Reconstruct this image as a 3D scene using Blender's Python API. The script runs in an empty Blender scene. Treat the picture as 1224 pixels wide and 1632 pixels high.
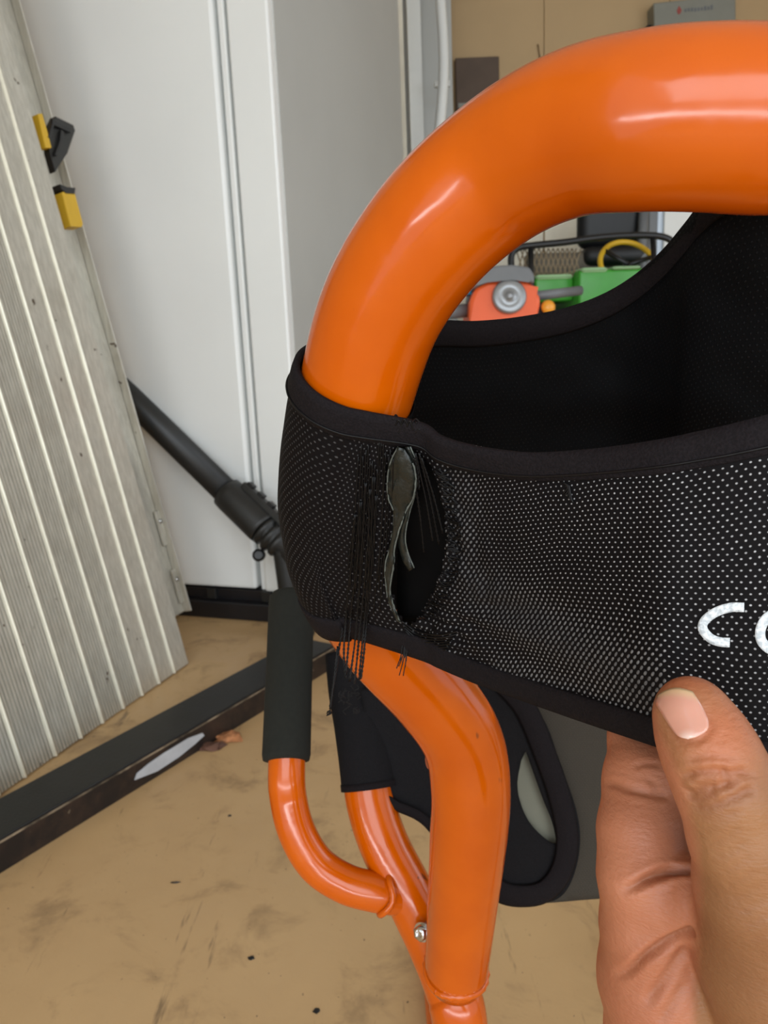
import bpy, bmesh, math, random
import numpy as np
from mathutils import Vector, Matrix, noise
from mathutils.bvhtree import BVHTree
random.seed(7)
SC = bpy.context.scene
COL = SC.collection
PI = math.pi

# ---------------------------------------------------------------- camera
FPX = 1225.0; CAMH = 0.75
rp, rr = math.radians(11.8), math.radians(-2.4)
Fw = Vector((0, math.cos(rp), -math.sin(rp)))
Up0 = Vector((0, math.sin(rp), math.cos(rp))); Rt0 = Vector((1, 0, 0))
Rt = Rt0*math.cos(rr) + Up0*math.sin(rr)
Up = -Rt0*math.sin(rr) + Up0*math.cos(rr)
CAM = Vector((0, 0, CAMH))
cd = bpy.data.cameras.new('camera'); cam = bpy.data.objects.new('camera', cd); COL.objects.link(cam)
M = Matrix.Identity(4)
for i in range(3):
    M[i][0] = Rt[i]; M[i][1] = Up[i]; M[i][2] = -Fw[i]; M[i][3] = CAM[i]
cam.matrix_world = M
cd.sensor_fit = 'HORIZONTAL'; cd.sensor_width = 36; cd.lens = 36*FPX/1224
cd.clip_start = 0.01; cd.clip_end = 60
cd.dof.use_dof = True; cd.dof.focus_distance = 0.22; cd.dof.aperture_fstop = 48
SC.camera = cam

# ---------------------------------------------------------------- world and lights
wd = bpy.data.worlds.new('world'); SC.world = wd; wd.use_nodes = True
wd.node_tree.nodes['Background'].inputs[0].default_value = (0.82, 0.91, 1.0, 1)
wd.node_tree.nodes['Background'].inputs[1].default_value = 0.8
def area(name, loc, target, sx, sy, power, color):
    l = bpy.data.lights.new(name, 'AREA'); l.shape = 'RECTANGLE'; l.size = sx; l.size_y = sy
    l.energy = power; l.color = color
    o = bpy.data.objects.new(name, l); COL.objects.link(o); o.location = loc
    o.rotation_euler = (Vector(target)-Vector(loc)).to_track_quat('-Z', 'Y').to_euler()
    return o
area('garage_door_daylight', (0.7, -2.8, 2.5), (0.0, 2.0, 0.8), 5.0, 2.2, 92, (0.86, 0.94, 1.0))
area('door_gap_daylight', (0.0, -2.1, 0.62), (0.2, 1.0, 0.78), 5.6, 0.20, 34, (0.92, 0.97, 1.0))
area('side_door_daylight', (2.9, 1.0, 1.6), (-0.3, 2.2, 0.5), 1.2, 1.6, 9, (0.95, 0.97, 1.0))
vs = SC.view_settings
vs.view_transform = 'Standard'; vs.look = 'None'; vs.gamma = 1.0; vs.use_curve_mapping = False
vs.exposure = 0.36

# ---------------------------------------------------------------- helpers
def P(px, py, d):
    """point seen at pixel (px,py) at distance d along the view axis"""
    return CAM + Rt*((px-612)/FPX*d) + Up*((816-py)/FPX*d) + Fw*d
def G(px, py, z=0.0):
    r = P(px, py, 1) - CAM
    return CAM + r*((z-CAMH)/r.z)
def s2l(c):
    return tuple(((v/255/12.92) if v/255 <= 0.04045 else ((v/255+0.055)/1.055)**2.4) for v in c)
def empty(name, loc, label, cat, group=None):
    o = bpy.data.objects.new(name, None); COL.objects.link(o); o.location = loc
    o['label'] = label; o['category'] = cat
    o.empty_display_size = 0.05
    if group: o['group'] = group
    return o
def rootloc(o):
    while o.parent: o = o.parent
    return Vector(o.location)
def mesh(name, verts, faces, mat, parent=None, smooth=True, uv=None, loc=None):
    me = bpy.data.meshes.new(name)
    off = Vector((0, 0, 0))
    o = bpy.data.objects.new(name, me); COL.objects.link(o)
    if parent is not None:
        o.parent = parent; off = rootloc(parent)
    elif loc is not None:
        off = Vector(loc); o.location = off
    me.from_pydata([tuple(Vector(v)-off) for v in verts], [], faces)
    if mat: me.materials.append(mat)
    if smooth: me.polygons.foreach_set('use_smooth', [True]*len(me.polygons))
    if uv is not None:
        ul = me.uv_layers.new(name='UVMap')
        for lp in me.loops: ul.data[lp.index].uv = uv[lp.vertex_index]
    me.update()
    return o
def tag(o, label, cat, group=None, kind=None):
    if label: o['label'] = label
    if cat: o['category'] = cat
    if group: o['group'] = group
    if kind: o['kind'] = kind
    return o
def bmo(name, bm, mat, parent=None, smooth=False, loc=None):
    bmesh.ops.recalc_face_normals(bm, faces=bm.faces)
    vs_ = [v.co.copy() for v in bm.verts]; bm.verts.index_update()
    fs = [[v.index for v in f.verts] for f in bm.faces]
    bm.free()
    return mesh(name, vs_, fs, mat, parent, smooth, loc=loc)
def add_box(bm, c, s, fr=None, bev=0.0, seg=2):
    """box with centre c and size s in frame fr=(origin,ex,ey,ez)"""
    b = bmesh.new(); bmesh.ops.create_cube(b, size=1)
    for v in b.verts: v.co = Vector((v.co.x*s[0], v.co.y*s[1], v.co.z*s[2]))
    if bev: bmesh.ops.bevel(b, geom=b.edges[:], offset=bev, segments=seg, affect='EDGES', profile=0.5)
    for v in b.verts:
        q = v.co + Vector(c)
        v.co = fr[0] + fr[1]*q.x + fr[2]*q.y + fr[3]*q.z if fr else q
    merge(bm, b)
def merge(bm, b):
    b.verts.index_update(); mp = [bm.verts.new(v.co) for v in b.verts]
    for f in b.faces: bm.faces.new([mp[v.index] for v in f.verts])
    b.free()
def box(name, c, s, mat, parent=None, fr=None, bev=0.003, loc=None):
    bm = bmesh.new(); add_box(bm, c, s, fr, bev)
    return bmo(name, bm, mat, parent, loc=loc)
def catmull(pts, n):
    """resample through control tuples (any length), n samples per span"""
    p = [np.array(q, float) for q in pts]; p = [2*p[0]-p[1]] + p + [2*p[-1]-p[-2]]
    out = []
    for i in range(1, len(p)-2):
        for k in range(n):
            t = k/n; a, b, c, d = p[i-1], p[i], p[i+1], p[i+2]
            out.append(0.5*(2*b + (c-a)*t + (2*a-5*b+4*c-d)*t*t + (3*b-a-3*c+d)*t**3))
    out.append(p[-2]); return out
def tube_geo(path, rad, seg=24, cap=True, flat=1.0):
    """swept tube; rad scalar or list. returns verts, faces"""
    path = [Vector(p[:3]) for p in path]; n = len(path)
    if not hasattr(rad, '__len__'): rad = [rad]*n
    T = [(path[min(i+1, n-1)]-path[max(i-1, 0)]).normalized() for i in range(n)]
    u = T[0].orthogonal().normalized(); V = []; Fc = []
    for i in range(n):
        u = (u - T[i]*u.dot(T[i])).normalized(); w = T[i].cross(u)
        for k in range(seg):
            a = 2*PI*k/seg
            V.append(path[i] + (u*math.cos(a) + w*math.sin(a)*flat)*rad[i])
    for i in range(n-1):
        for k in range(seg):
            k2 = (k+1) % seg
            Fc.append([i*seg+k, i*seg+k2, (i+1)*seg+k2, (i+1)*seg+k])
    if cap:
        Fc.append(list(range(seg))[::-1]); Fc.append([(n-1)*seg+k for k in range(seg)])
    return V, Fc
def tube(name, path, rad, mat, parent=None, seg=24, cap=True, loc=None, flat=1.0):
    V, Fc = tube_geo(path, rad, seg, cap, flat)
    return mesh(name, V, Fc, mat, parent, True, loc=loc)
def join_geo(lst):
    V = []; Fc = []
    for v, f in lst:
        k = len(V); V += v; Fc += [[i+k for i in q] for q in f]
    return V, Fc
def lathe(name, prof, org, ax, mat, parent=None, seg=32, loc=None):
    ax = Vector(ax).normalized(); u = ax.orthogonal().normalized(); w = ax.cross(u)
    V = []; Fc = []
    for (r, z) in prof:
        for k in range(seg):
            a = 2*PI*k/seg; V.append(Vector(org) + ax*z + (u*math.cos(a)+w*math.sin(a))*r)
    for i in range(len(prof)-1):
        for k in range(seg):
            k2 = (k+1) % seg
            Fc.append([i*seg+k, i*seg+k2, (i+1)*seg+k2, (i+1)*seg+k])
    Fc.append(list(range(seg))[::-1]); Fc.append([(len(prof)-1)*seg+k for k in range(seg)])
    o = mesh(name, V, Fc, mat, parent, True, loc=loc)
    for p in o.data.polygons:
        if len(p.vertices) > 4: p.use_smooth = False
    return o
def prism(name, outline, thick, fr, mat, parent=None, bev=0.0, loc=None, z0=0.0):
    """outline in (x,y) of the frame, extruded along frame z"""
    bm = bmesh.new()
    n = len(outline)
    a = [bm.verts.new(Vector((x, y, z0))) for x, y in outline]
    b = [bm.verts.new(Vector((x, y, z0+thick))) for x, y in outline]
    bm.faces.new(a[::-1]); bm.faces.new(b)
    for i in range(n): bm.faces.new([a[i], a[(i+1) % n], b[(i+1) % n], b[i]])
    if bev: bmesh.ops.bevel(bm, geom=[e for e in bm.edges], offset=bev, segments=2, affect='EDGES', profile=0.5)
    for v in bm.verts: v.co = fr[0] + fr[1]*v.co.x + fr[2]*v.co.y + fr[3]*v.co.z
    return bmo(name, bm, mat, parent, loc=loc)

# ---------------------------------------------------------------- materials
class NT:
    def __init__(s, name, rough=0.5, metal=0.0, spec=0.5):
        s.m = bpy.data.materials.new(name); s.m.use_nodes = True; s.t = s.m.node_tree; s.n = s.t.nodes
        s.b = s.n['Principled BSDF']
        s.b.inputs['Roughness'].default_value = rough; s.b.inputs['Metallic'].default_value = metal
        s.b.inputs['Specular IOR Level'].default_value = spec
    def put(s, sock, v):
        if hasattr(v, 'is_output') or isinstance(v, bpy.types.NodeSocket): s.t.links.new(v, sock)
        else: sock.default_value = v
    def math(s, op, a, b=0.0, c=0.0, clamp=False):
        n = s.n.new('ShaderNodeMath'); n.operation = op; n.use_clamp = clamp
        s.put(n.inputs[0], a); s.put(n.inputs[1], b); s.put(n.inputs[2], c); return n.outputs[0]
    def mix(s, f, a, b):
        n = s.n.new('ShaderNodeMix'); n.data_type = 'RGBA'
        s.put(n.inputs[0], f)
        for k, v in ((6, a), (7, b)): s.put(n.inputs[k], (*v, 1) if isinstance(v, tuple) and len(v) == 3 else v)
        return n.outputs[2]
    def ramp(s, f, a, b, lo=0.0, hi=1.0):
        n = s.n.new('ShaderNodeMapRange'); n.clamp = True; n.interpolation_type = 'SMOOTHSTEP'
        s.put(n.inputs[0], f); n.inputs[1].default_value = a; n.inputs[2].default_value = b
        n.inputs[3].default_value = lo; n.inputs[4].default_value = hi; return n.outputs[0]
    def coord(s, kind='Object', scale=None, rot=None):
        n = s.n.new('ShaderNodeTexCoord'); o = n.outputs[kind]
        if scale or rot:
            mp = s.n.new('ShaderNodeMapping'); s.t.links.new(o, mp.inputs[0])
            if scale: mp.inputs['Scale'].default_value = scale
            if rot: mp.inputs['Rotation'].default_value = rot
            o = mp.outputs[0]
        return o
    def noise(s, scale, detail=4, rough=0.55, vec=None, dist=0.0):
        n = s.n.new('ShaderNodeTexNoise'); n.inputs['Scale'].default_value = scale
        n.inputs['Detail'].default_value = detail; n.inputs['Roughness'].default_value = rough
        n.inputs['Distortion'].default_value = dist
        s.t.links.new(vec if vec is not None else s.coord(), n.inputs['Vector']); return n.outputs[0]
    def bump(s, h, dist=0.001, strength=1.0):
        n = s.n.new('ShaderNodeBump'); n.inputs['Distance'].default_value = dist
        n.inputs['Strength'].default_value = strength; s.put(n.inputs['Height'], h)
        s.t.links.new(n.outputs[0], s.b.inputs['Normal']); return n.outputs[0]
    def base(s, v): s.put(s.b.inputs['Base Color'], (*v, 1) if isinstance(v, tuple) and len(v) == 3 else v); return s
def plain(name, rgb, rough=0.5, metal=0.0, spec=0.5, var=0.12, nscale=12, bump=0.0, bscale=200):
    t = NT(name, rough, metal, spec); c = s2l(rgb)
    n = t.noise(nscale)
    t.base(t.mix(t.ramp(n, 0.3, 0.7), tuple(v*(1-var) for v in c), tuple(min(1, v*(1+var)) for v in c)))
    if bump: t.bump(t.noise(bscale), bump)
    return t.m

def m_orange():
    t = NT('orange_paint', 0.16, 0.0, 0.5)
    n = t.noise(30, 3); c = t.mix(t.ramp(n, 0.3, 0.7), s2l((192, 82, 0)), s2l((200, 89, 0)))
    # small dark scuffs in the paint
    v = t.coord('Object', (1, 1, 0.35), (0.6, 0.3, 0.8))
    sc = t.noise(150, 2, 0.5, v); big = t.noise(22, 2)
    mask = t.math('MULTIPLY', t.ramp(sc, 0.70, 0.75), t.ramp(big, 0.52, 0.62))
    c = t.mix(t.math('MULTIPLY', mask, 0.75), c, s2l((90, 40, 15)))
    t.base(c); t.put(t.b.inputs['Roughness'], t.ramp(t.noise(60, 4), 0.3, 0.8, 0.12, 0.26))
    t.bump(t.noise(90, 2), 0.00018)
    t.b.inputs['Coat Weight'].default_value = 0.12; t.b.inputs['Coat Roughness'].default_value = 0.08
    return t.m
ORANGE = m_orange()
def m_floor():
    t = NT('floor_tan_coating', 0.42, 0, 0.45)
    a = t.noise(1.6, 5, 0.6); b = t.noise(9, 5, 0.65, dist=0.5); d = t.noise(38, 4, 0.7)
    c = t.mix(t.ramp(a, 0.3, 0.7), s2l((188, 154, 110)), s2l((202, 168, 122)))
    c = t.mix(t.ramp(b, 0.50, 0.72, 0, 0.6), c, s2l((134, 108, 78)))
    c = t.mix(t.math('MULTIPLY', t.ramp(d, 0.62, 0.72), t.ramp(a, 0.5, 0.65)), c, s2l((112, 90, 66)))
    # long tyre-like scratches
    v = t.coord('Object', (7, 0.8, 1), (0, 0, -0.5))
    s_ = t.noise(4.5, 5, 0.7, v)
    c = t.mix(t.ramp(s_, 0.60, 0.70, 0, 0.7), c, s2l((104, 84, 62)))
    sp = t.noise(170, 2, 0.5)
    c = t.mix(t.ramp(sp, 0.73, 0.76), c, s2l((66, 50, 38)))
    t.base(c); t.bump(t.math('ADD', t.math('MULTIPLY', d, 0.4), b), 0.0012)
    t.put(t.b.inputs['Roughness'], t.ramp(b, 0.3, 0.7, 0.36, 0.55))
    return t.m
FLOOR = m_floor()
WHITE = plain('white_enamel', (236, 238, 236), 0.32, var=0.012, nscale=3)
WHITE2 = plain('white_plastic', (232, 233, 229), 0.45, var=0.02)
GREYSIDE = plain('cabinet_side_grey', (186, 187, 183), 0.45, var=0.02, nscale=3)
TANWALL = plain('tan_wall_paint', (186, 158, 118), 0.75, var=0.04, nscale=2, bump=0.0006, bscale=60)
CREAM = plain('cream_wall_panel', (246, 238, 218), 0.7, var=0.04)
CEIL = plain('ceiling_white', (205, 200, 190), 0.8, var=0.02)
BLACKPLINTH = plain('black_plinth', (20, 20, 24), 0.4)
BLACKSTEEL = plain('black_steel', (18, 17, 18), 0.38, 0.2, var=0.25, nscale=20, bump=0.0004)
def m_rusty():
    t = NT('worn_dark_steel', 0.45, 0.3)
    a = t.noise(14, 5, 0.65); b = t.noise(45, 4, 0.7)
    c = t.mix(t.ramp(a, 0.4, 0.65), s2l((34, 28, 26)), s2l((58, 44, 36)))
    c = t.mix(t.ramp(b, 0.68, 0.74), c, s2l((170, 155, 130)))
    t.base(c); t.bump(b, 0.0005); return t.m
RUSTY = m_rusty()
def m_alu():
    t = NT('brushed_aluminium', 0.42, 0.55)
    v = t.coord('Object', (1, 1, 0.04)); a = t.noise(160, 3, 0.6, v); b = t.noise(7, 5, 0.6)
    c = t.mix(t.ramp(a, 0.3, 0.7), s2l((196, 193, 182)), s2l((214, 211, 200)))
    c = t.mix(t.ramp(b, 0.5, 0.72, 0, 0.35), c, s2l((164, 156, 140)))
    c = t.mix(t.ramp(t.noise(34, 3), 0.70, 0.74), c, s2l((98, 84, 70)))
    t.base(c); t.bump(a, 0.0003); t.put(t.b.inputs['Roughness'], t.ramp(b, 0.3, 0.7, 0.36, 0.55)); return t.m
ALU = m_alu()
ALUEDGE = plain('bright_aluminium_ridge', (236, 232, 214), 0.35, 0.35, var=0.05, nscale=40)
YELLOW = plain('yellow_plastic', (214, 172, 44), 0.5, var=0.04)
DKPLASTIC = plain('dark_plastic', (32, 32, 31), 0.42, var=0.15, bump=0.0002)
FOAM = plain('black_foam', (31, 32, 28), 0.9, spec=0.25, var=0.08, nscale=300, bump=0.0002, bscale=1500)
STEEL = plain('bolt_steel', (200, 200, 200), 0.2, 1.0, var=0.05)
LABEL = plain('silver_label', (176, 178, 182), 0.4, var=0.08, nscale=30)
CHIP = plain('brown_wood_chip', (168, 112, 72), 0.8, var=0.3, nscale=80, bump=0.001)
BOXGREY = plain('grey_panel_steel', (134, 134, 124), 0.5, 0.1, var=0.04)
BROWN = plain('brown_board', (88, 72, 60), 0.7, var=0.12, nscale=8)
RED = plain('red_print', (150, 70, 62), 0.6)
INK = plain('faded_blue_grey_print', (104, 108, 112), 0.6)
BLK = plain('black_paint', (18, 18, 20), 0.4)
GREEN = plain('tractor_green', (60, 148, 46), 0.32, var=0.06)
LGREEN = plain('pale_green_edge', (168, 210, 158), 0.35, var=0.04)
YEL2 = plain('tractor_yellow', (222, 178, 40), 0.45, var=0.03)
TYRE = plain('tyre_rubber', (28, 28, 28), 0.8)
ORG2 = plain('machine_orange', (232, 96, 44), 0.4, var=0.04)
GREYP = plain('grey_plastic', (112, 114, 116), 0.45, var=0.06)
SILV = plain('silver_cap', (150, 152, 154), 0.3, 0.5, var=0.05)
BLUEP = plain('blue_plastic', (56, 150, 190), 0.4)
AMBER = plain('amber_lens', (240, 160, 50), 0.3)
PALEBLUE = plain('pale_blue_white_steel', (214, 226, 240), 0.4, var=0.02)
SEAT = plain('black_vinyl', (16, 16, 18), 0.5, bump=0.0006, bscale=60)
LINER = plain('grey_green_liner', (24, 28, 25), 0.42, var=0.25, nscale=120, bump=0.0005, bscale=300)
FRAY = plain('frayed_edge', (88, 92, 86), 0.7, var=0.3, nscale=400)
THREAD = plain('black_thread', (9, 8, 9), 0.5, spec=0.25, var=0.3, nscale=600)
WHITEINK = None
def m_mesh(name, base, dot, strong, pitch=2.0e-3, stretch=False):
    """woven mesh: staggered lattice of slanted knots. UV are metres on the cloth"""
    t = NT(name, 0.7, 0, 0.12)
    sp = t.n.new('ShaderNodeSeparateXYZ'); t.t.links.new(t.coord('UV'), sp.inputs[0])
    wob = t.n.new('ShaderNodeTexNoise'); wob.inputs['Scale'].default_value = 60
    t.t.links.new(t.coord('UV'), wob.inputs['Vector'])
    u = t.math('DIVIDE', sp.outputs[0], pitch); v = t.math('DIVIDE', sp.outputs[1], pitch*0.66)
    v = t.math('ADD', v, t.math('MULTIPLY', wob.outputs[0], 1.5))
    row = t.math('FLOOR', v)
    u = t.math('ADD', u, t.math('MULTIPLY', t.math('MODULO', row, 2.0), 0.5))
    fu = t.math('SUBTRACT', t.math('FRACT', u), 0.5); fv = t.math('SUBTRACT', t.math('FRACT', v), 0.5)
    fu2 = t.math('SUBTRACT', fu, t.math('MULTIPLY', fv, 0.30)); fv = t.math('ADD', fv, t.math('MULTIPLY', fu, 0.45))
    if stretch:
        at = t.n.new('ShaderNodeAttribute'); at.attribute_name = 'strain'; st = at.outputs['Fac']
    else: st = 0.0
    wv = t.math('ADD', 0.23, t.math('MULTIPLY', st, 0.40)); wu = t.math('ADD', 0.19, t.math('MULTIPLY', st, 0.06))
    r = t.math('SQRT', t.math('ADD', t.math('POWER', t.math('DIVIDE', t.math('ABSOLUTE', fu2), wu), 2.0),
                              t.math('POWER', t.math('DIVIDE', t.math('ABSOLUTE', fv), wv), 2.0)))
    mask = t.ramp(r, 0.55, 1.15, 1.0, 0.0)
    var = t.ramp(t.noise(900, 2), 0.3, 0.7, 0.55, 1.0)
    big = t.ramp(t.noise(28, 3), 0.3, 0.65, strong*0.75, strong)
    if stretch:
        a3 = t.n.new('ShaderNodeAttribute'); a3.attribute_name = 'sheen_dim'; mask = t.math('MULTIPLY', mask, a3.outputs['Fac'])
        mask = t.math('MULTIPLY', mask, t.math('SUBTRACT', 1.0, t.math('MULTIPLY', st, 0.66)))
    cc = t.mix(t.math('MULTIPLY', t.math('MULTIPLY', mask, var), big), s2l(base), s2l(dot))
    t.base(cc); t.bump(t.math('ADD', mask, t.math('MULTIPLY', st, 0.0)), 0.00025)
    t.put(t.b.inputs['Roughness'], t.ramp(mask, 0, 1, 0.75, 0.45))
    return t.m
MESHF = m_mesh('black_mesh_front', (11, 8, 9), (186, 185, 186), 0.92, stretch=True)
MESHB = m_mesh('black_mesh_back', (7, 8, 10), (38, 40, 43), 0.5)
MESHG = m_mesh('grey_mesh_sheer', (60, 55, 48), (76, 70, 60), 0.6)
INSERT = plain('grey_green_insert', (112, 112, 98), 0.8)
def m_web(name, rgb):
    t = NT(name, 0.85, 0, 0.15); c = s2l(rgb)
    v = t.coord('Object', (1, 1, 1), (0.4, 0.5, 0.6)); a = t.noise(1400, 2, 0.6, v)
    t.base(t.mix(t.ramp(a, 0.35, 0.7), tuple(x*0.8 for x in c), tuple(x*1.35 for x in c)))
    t.bump(a, 0.0003); return t.m
WEB = m_web('black_webbing', (22, 18, 20))
SLEEVE = m_web('charcoal_sleeve_cloth', (20, 19, 21))
def m_white_ink():
    t = NT('white_letter_print', 0.6)
    a = t.noise(900, 2); t.base(t.mix(t.ramp(a, 0.35, 0.65), s2l((178, 184, 188)), s2l((222, 226, 228))))
    t.bump(a, 0.0003); return t.m
WHITEINK = m_white_ink()
def m_skin():
    t = NT('skin', 0.5, 0, 0.4)
    a = t.noise(28, 3); b = t.noise(90, 3); fine = t.noise(700, 3)
    at = t.n.new('ShaderNodeAttribute'); at.attribute_name = 'dorsal'; d = at.outputs['Fac']
    palm = t.mix(t.ramp(a, 0.3, 0.7), s2l((164, 101, 72)), s2l((182, 118, 87)))
    dors = t.mix(t.ramp(a, 0.3, 0.7), s2l((134, 90, 58)), s2l((152, 106, 70)))
    c = t.mix(d, palm, dors)
    at2 = t.n.new('ShaderNodeAttribute'); at2.attribute_name = 'crease'
    c = t.mix(t.math('MULTIPLY', at2.outputs['Fac'], 0.6), c, s2l((128, 76, 50)))
    at3 = t.n.new('ShaderNodeAttribute'); at3.attribute_name = 'tip'
    c = t.mix(t.math('MULTIPLY', at3.outputs['Fac'], 0.55), c, s2l((204, 118, 82)))
    t.base(c)
    t.b.inputs['Subsurface Weight'].default_value = 0.15
    t.b.inputs['Subsurface Radius'].default_value = (1.0, 0.35, 0.2)
    t.b.inputs['Subsurface Scale'].default_value = 0.003
    v = t.coord('Object', (1, 1, 3), (0.3, 0.2, 0.5))
    w = t.noise(420, 3, 0.6, v)
    t.bump(t.math('ADD', t.math('MULTIPLY', w, 0.8), t.math('MULTIPLY', fine, 0.5)), 0.00032); return t.m
SKIN = m_skin()
def m_nail():
    t = NT('thumb_nail', 0.22, 0, 0.5)
    sp = t.n.new('ShaderNodeSeparateXYZ'); t.t.links.new(t.coord('UV'), sp.inputs[0])
    v = sp.outputs[1]; x = t.math('ABSOLUTE', t.math('SUBTRACT', sp.outputs[0], 0.5))
    c = t.mix(t.ramp(v, 0.80, 1.02), s2l((208, 150, 130)), s2l((214, 184, 142)))
    lun = t.math('ADD', v, t.math('MULTIPLY', t.math('POWER', x, 2.0), 0.8))
    c = t.mix(t.ramp(lun, 0.18, 0.40, 0.75, 0.0), c, s2l((232, 202, 190)))
    t.base(c); t.b.inputs['Coat Weight'].default_value = 0.4
    t.b.inputs['Subsurface Weight'].default_value = 0.1; t.b.inputs['Subsurface Scale'].default_value = 0.002
    return t.m
NAIL = m_nail()

# ================================================================ SETTING
X0, X1, Y0, Y1, HH = -1.25, 3.0, -2.2, 5.3, 2.75
o = box('floor', ((X0+X1)/2, (Y0+Y1)/2-0.5, -0.05), (X1-X0+0.2, Y1-Y0+1.2, 0.1), FLOOR, bev=0); tag(o, None, None, kind='structure')
o = box('ceiling', ((X0+X1)/2, (Y0+Y1)/2, HH+0.05), (X1-X0+0.2, Y1-Y0+0.2, 0.1), CEIL, bev=0); tag(o, None, None, kind='structure')
o = box('wall_right', (X1+0.1, (1.9+Y1)/2, HH/2), (0.12, Y1-1.9, HH), TANWALL, bev=0); tag(o, None, None, kind='structure')
o = box('wall_left', (X0-0.06, (Y0+1.6+Y1)/2, HH/2), (0.12, Y1-Y0-1.6, HH), TANWALL, bev=0); tag(o, None, None, kind='structure')
# back wall, slightly turned
wy = 0.0
BW = (Vector((0.9, 4.15, 0)), Vector((math.cos(wy), math.sin(wy), 0)), Vector((-math.sin(wy), math.cos(wy), 0)), Vector((0, 0, 1)))
o = box('wall_back', (0, 0.06, HH/2), (4.6, 0.12, HH), TANWALL, fr=BW, bev=0); tag(o, None, None, kind='structure')
# paler lower panelling with joints on the back wall
def bwx(px, py, off=0.0):
    """wall-plane coordinates (x,z) seen at a pixel"""
    r = P(px, py, 1)-CAM; n = BW[2]; t_ = (BW[0]-n*off-CAM).dot(n)/r.dot(n)
    q = CAM+r*t_-BW[0]; return q.dot(BW[1]), q.z
xs = [-1.9, -1.2, bwx(866, 200)[0], bwx(866, 200)[0]+0.61, bwx(866, 200)[0]+1.22, bwx(866, 200)[0]+1.83, 2.2]
zt = bwx(730, 4)[1]
for i in range(len(xs)-1):
    zc = bwx(800, 290)[1]
    box('wainscot_panel', ((xs[i]+xs[i+1])/2, -0.010, zc/2), (xs[i+1]-xs[i]-0.008, 0.020, zc), CREAM, bpy.data.objects['wall_back'], fr=BW, bev=0.002)
    tp = box('wall_panel', ((xs[i]+xs[i+1])/2, -0.006, zt/2), (xs[i+1]-xs[i]-0.003, 0.012, zt), TANWALL, bpy.data.objects['wall_back'], fr=BW, bev=0.002)
# white trim board and grey recess beside the cabinet
def vstrip(name, pxl, pxr, y, d, thick, mat, z1=2.7):
    a = P(pxl, y, d); b = P(pxr, y, d)
    o = box(name, ((a.x+b.x)/2, a.y+thick/2, z1/2), (b.x-a.x, thick, z1), mat, bev=0.004)
    tag(o, None, None, kind='structure'); return o
vstrip('trim_1', 652, 674, 150, 3.5, 0.06, WHITE2)
vstrip('trim_2', 638, 646, 150, 3.46, 0.05, CREAM)
vstrip('trim_3', 632, 722, 150, 3.62, 0.04, GREYSIDE)

# cabinet -----------------------------------------------------
cr = G(494, 986); cl = G(300, 972)
ex = (cr-cl).normalized(); ex.z = 0; ex.normalize()
ey = Vector((-ex.y, ex.x, 0)); ez = Vector((0, 0, 1))
CF = (cr.copy(), ex, ey, ez)     # origin: front right corner on the floor, x to the right, y into depth
cab = empty('tall_cabinet', cr, 'tall white metal cabinet with a smooth door and black plinth behind the ribbed plank', 'cabinet')
def cabx(px, py):
    r = P(px, py, 1)-CAM; n = ey; t_ = (cr-CAM).dot(n)/r.dot(n); q = CAM+r*t_-cr; return q.dot(ex), q.z
xg = cabx(385, 300)[0]; xg2 = cabx(369, 300)[0]; zb = cabx(300, 930)[1]
CW = 0.98; CDp = 1.14; CH = 2.25
box('body', (-CW/2, CDp/2+0.012, (CH+zb)/2), (CW, CDp, CH-zb), GREYSIDE, cab, CF, 0.004)
box('corner_post', ((xg+0.0)/2, 0.0, (CH+zb+0.13)/2), (-xg-0.004, 0.035, CH-zb-0.13), WHITE, cab, CF, 0.006)
box('corner_foot', ((xg+0.0)/2-0.004, -0.006, zb+0.062), (-xg+0.004, 0.05, 0.125), WHITE2, cab, CF, 0.008)
for k, xx in enumerate((0.28, 0.72)):
    pass
box('frame_strip', ((xg+xg2)/2, 0.002, (CH+zb)/2), ((xg-xg2)*0.60, 0.036, CH-zb), WHITE, cab, CF, 0.004)
d_ = box('door', ((xg2-CW)/2-0.003, -0.006, (CH+zb)/2), (CW+xg2, 0.046, CH-zb-0.01), WHITE, cab, CF, 0.008)
box('plinth', (-CW/2, 0.03, zb/2), (CW+0.02, 0.10, zb-0.002), BLACKPLINTH, cab, CF, 0.004)
box('plinth_rail', (-CW/2, -0.028, zb*0.30), (CW+0.04, 0.05, zb*0.6), BLACKPLINTH, cab, CF, 0.004)
for xx in (-0.12, -0.30, -0.50, -0.70):
    box('plinth_clip', (xx, -0.022, zb*0.8), (0.03, 0.02, zb*0.38), DKPLASTIC, cab, CF, 0.002)
bm = bmesh.new()

# white pipe
pp = catmull([P(701, -60, 3.3), P(702, 0, 3.3), P(706, 60, 3.3), P(707, 115, 3.3), P(703, 180, 3.3), P(694, 260, 3.3), P(684, 360, 3.3), P(680, 480, 3.3)], 8)
pp = pp + [Vector((pp[-1][0]-0.01, pp[-1][1], z)) for z in (0.6, 0.3, 0.012)]
pp = [Vector((pp[0][0], pp[0][1], 2.74))] + pp
cp = empty('pipe', (pp[-1][0], pp[-1][1], 0), 'thin white plastic pipe with a slight bow standing in front of the tan wall', 'pipe')
tube('pipe_body', pp, 0.0225, WHITE2, cp, 16)
box('pipe_clip', (pp[3][0], pp[3][1]+0.03, 1.9), (0.07, 0.03, 0.025), WHITE2, cp, bev=0.004)

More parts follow.
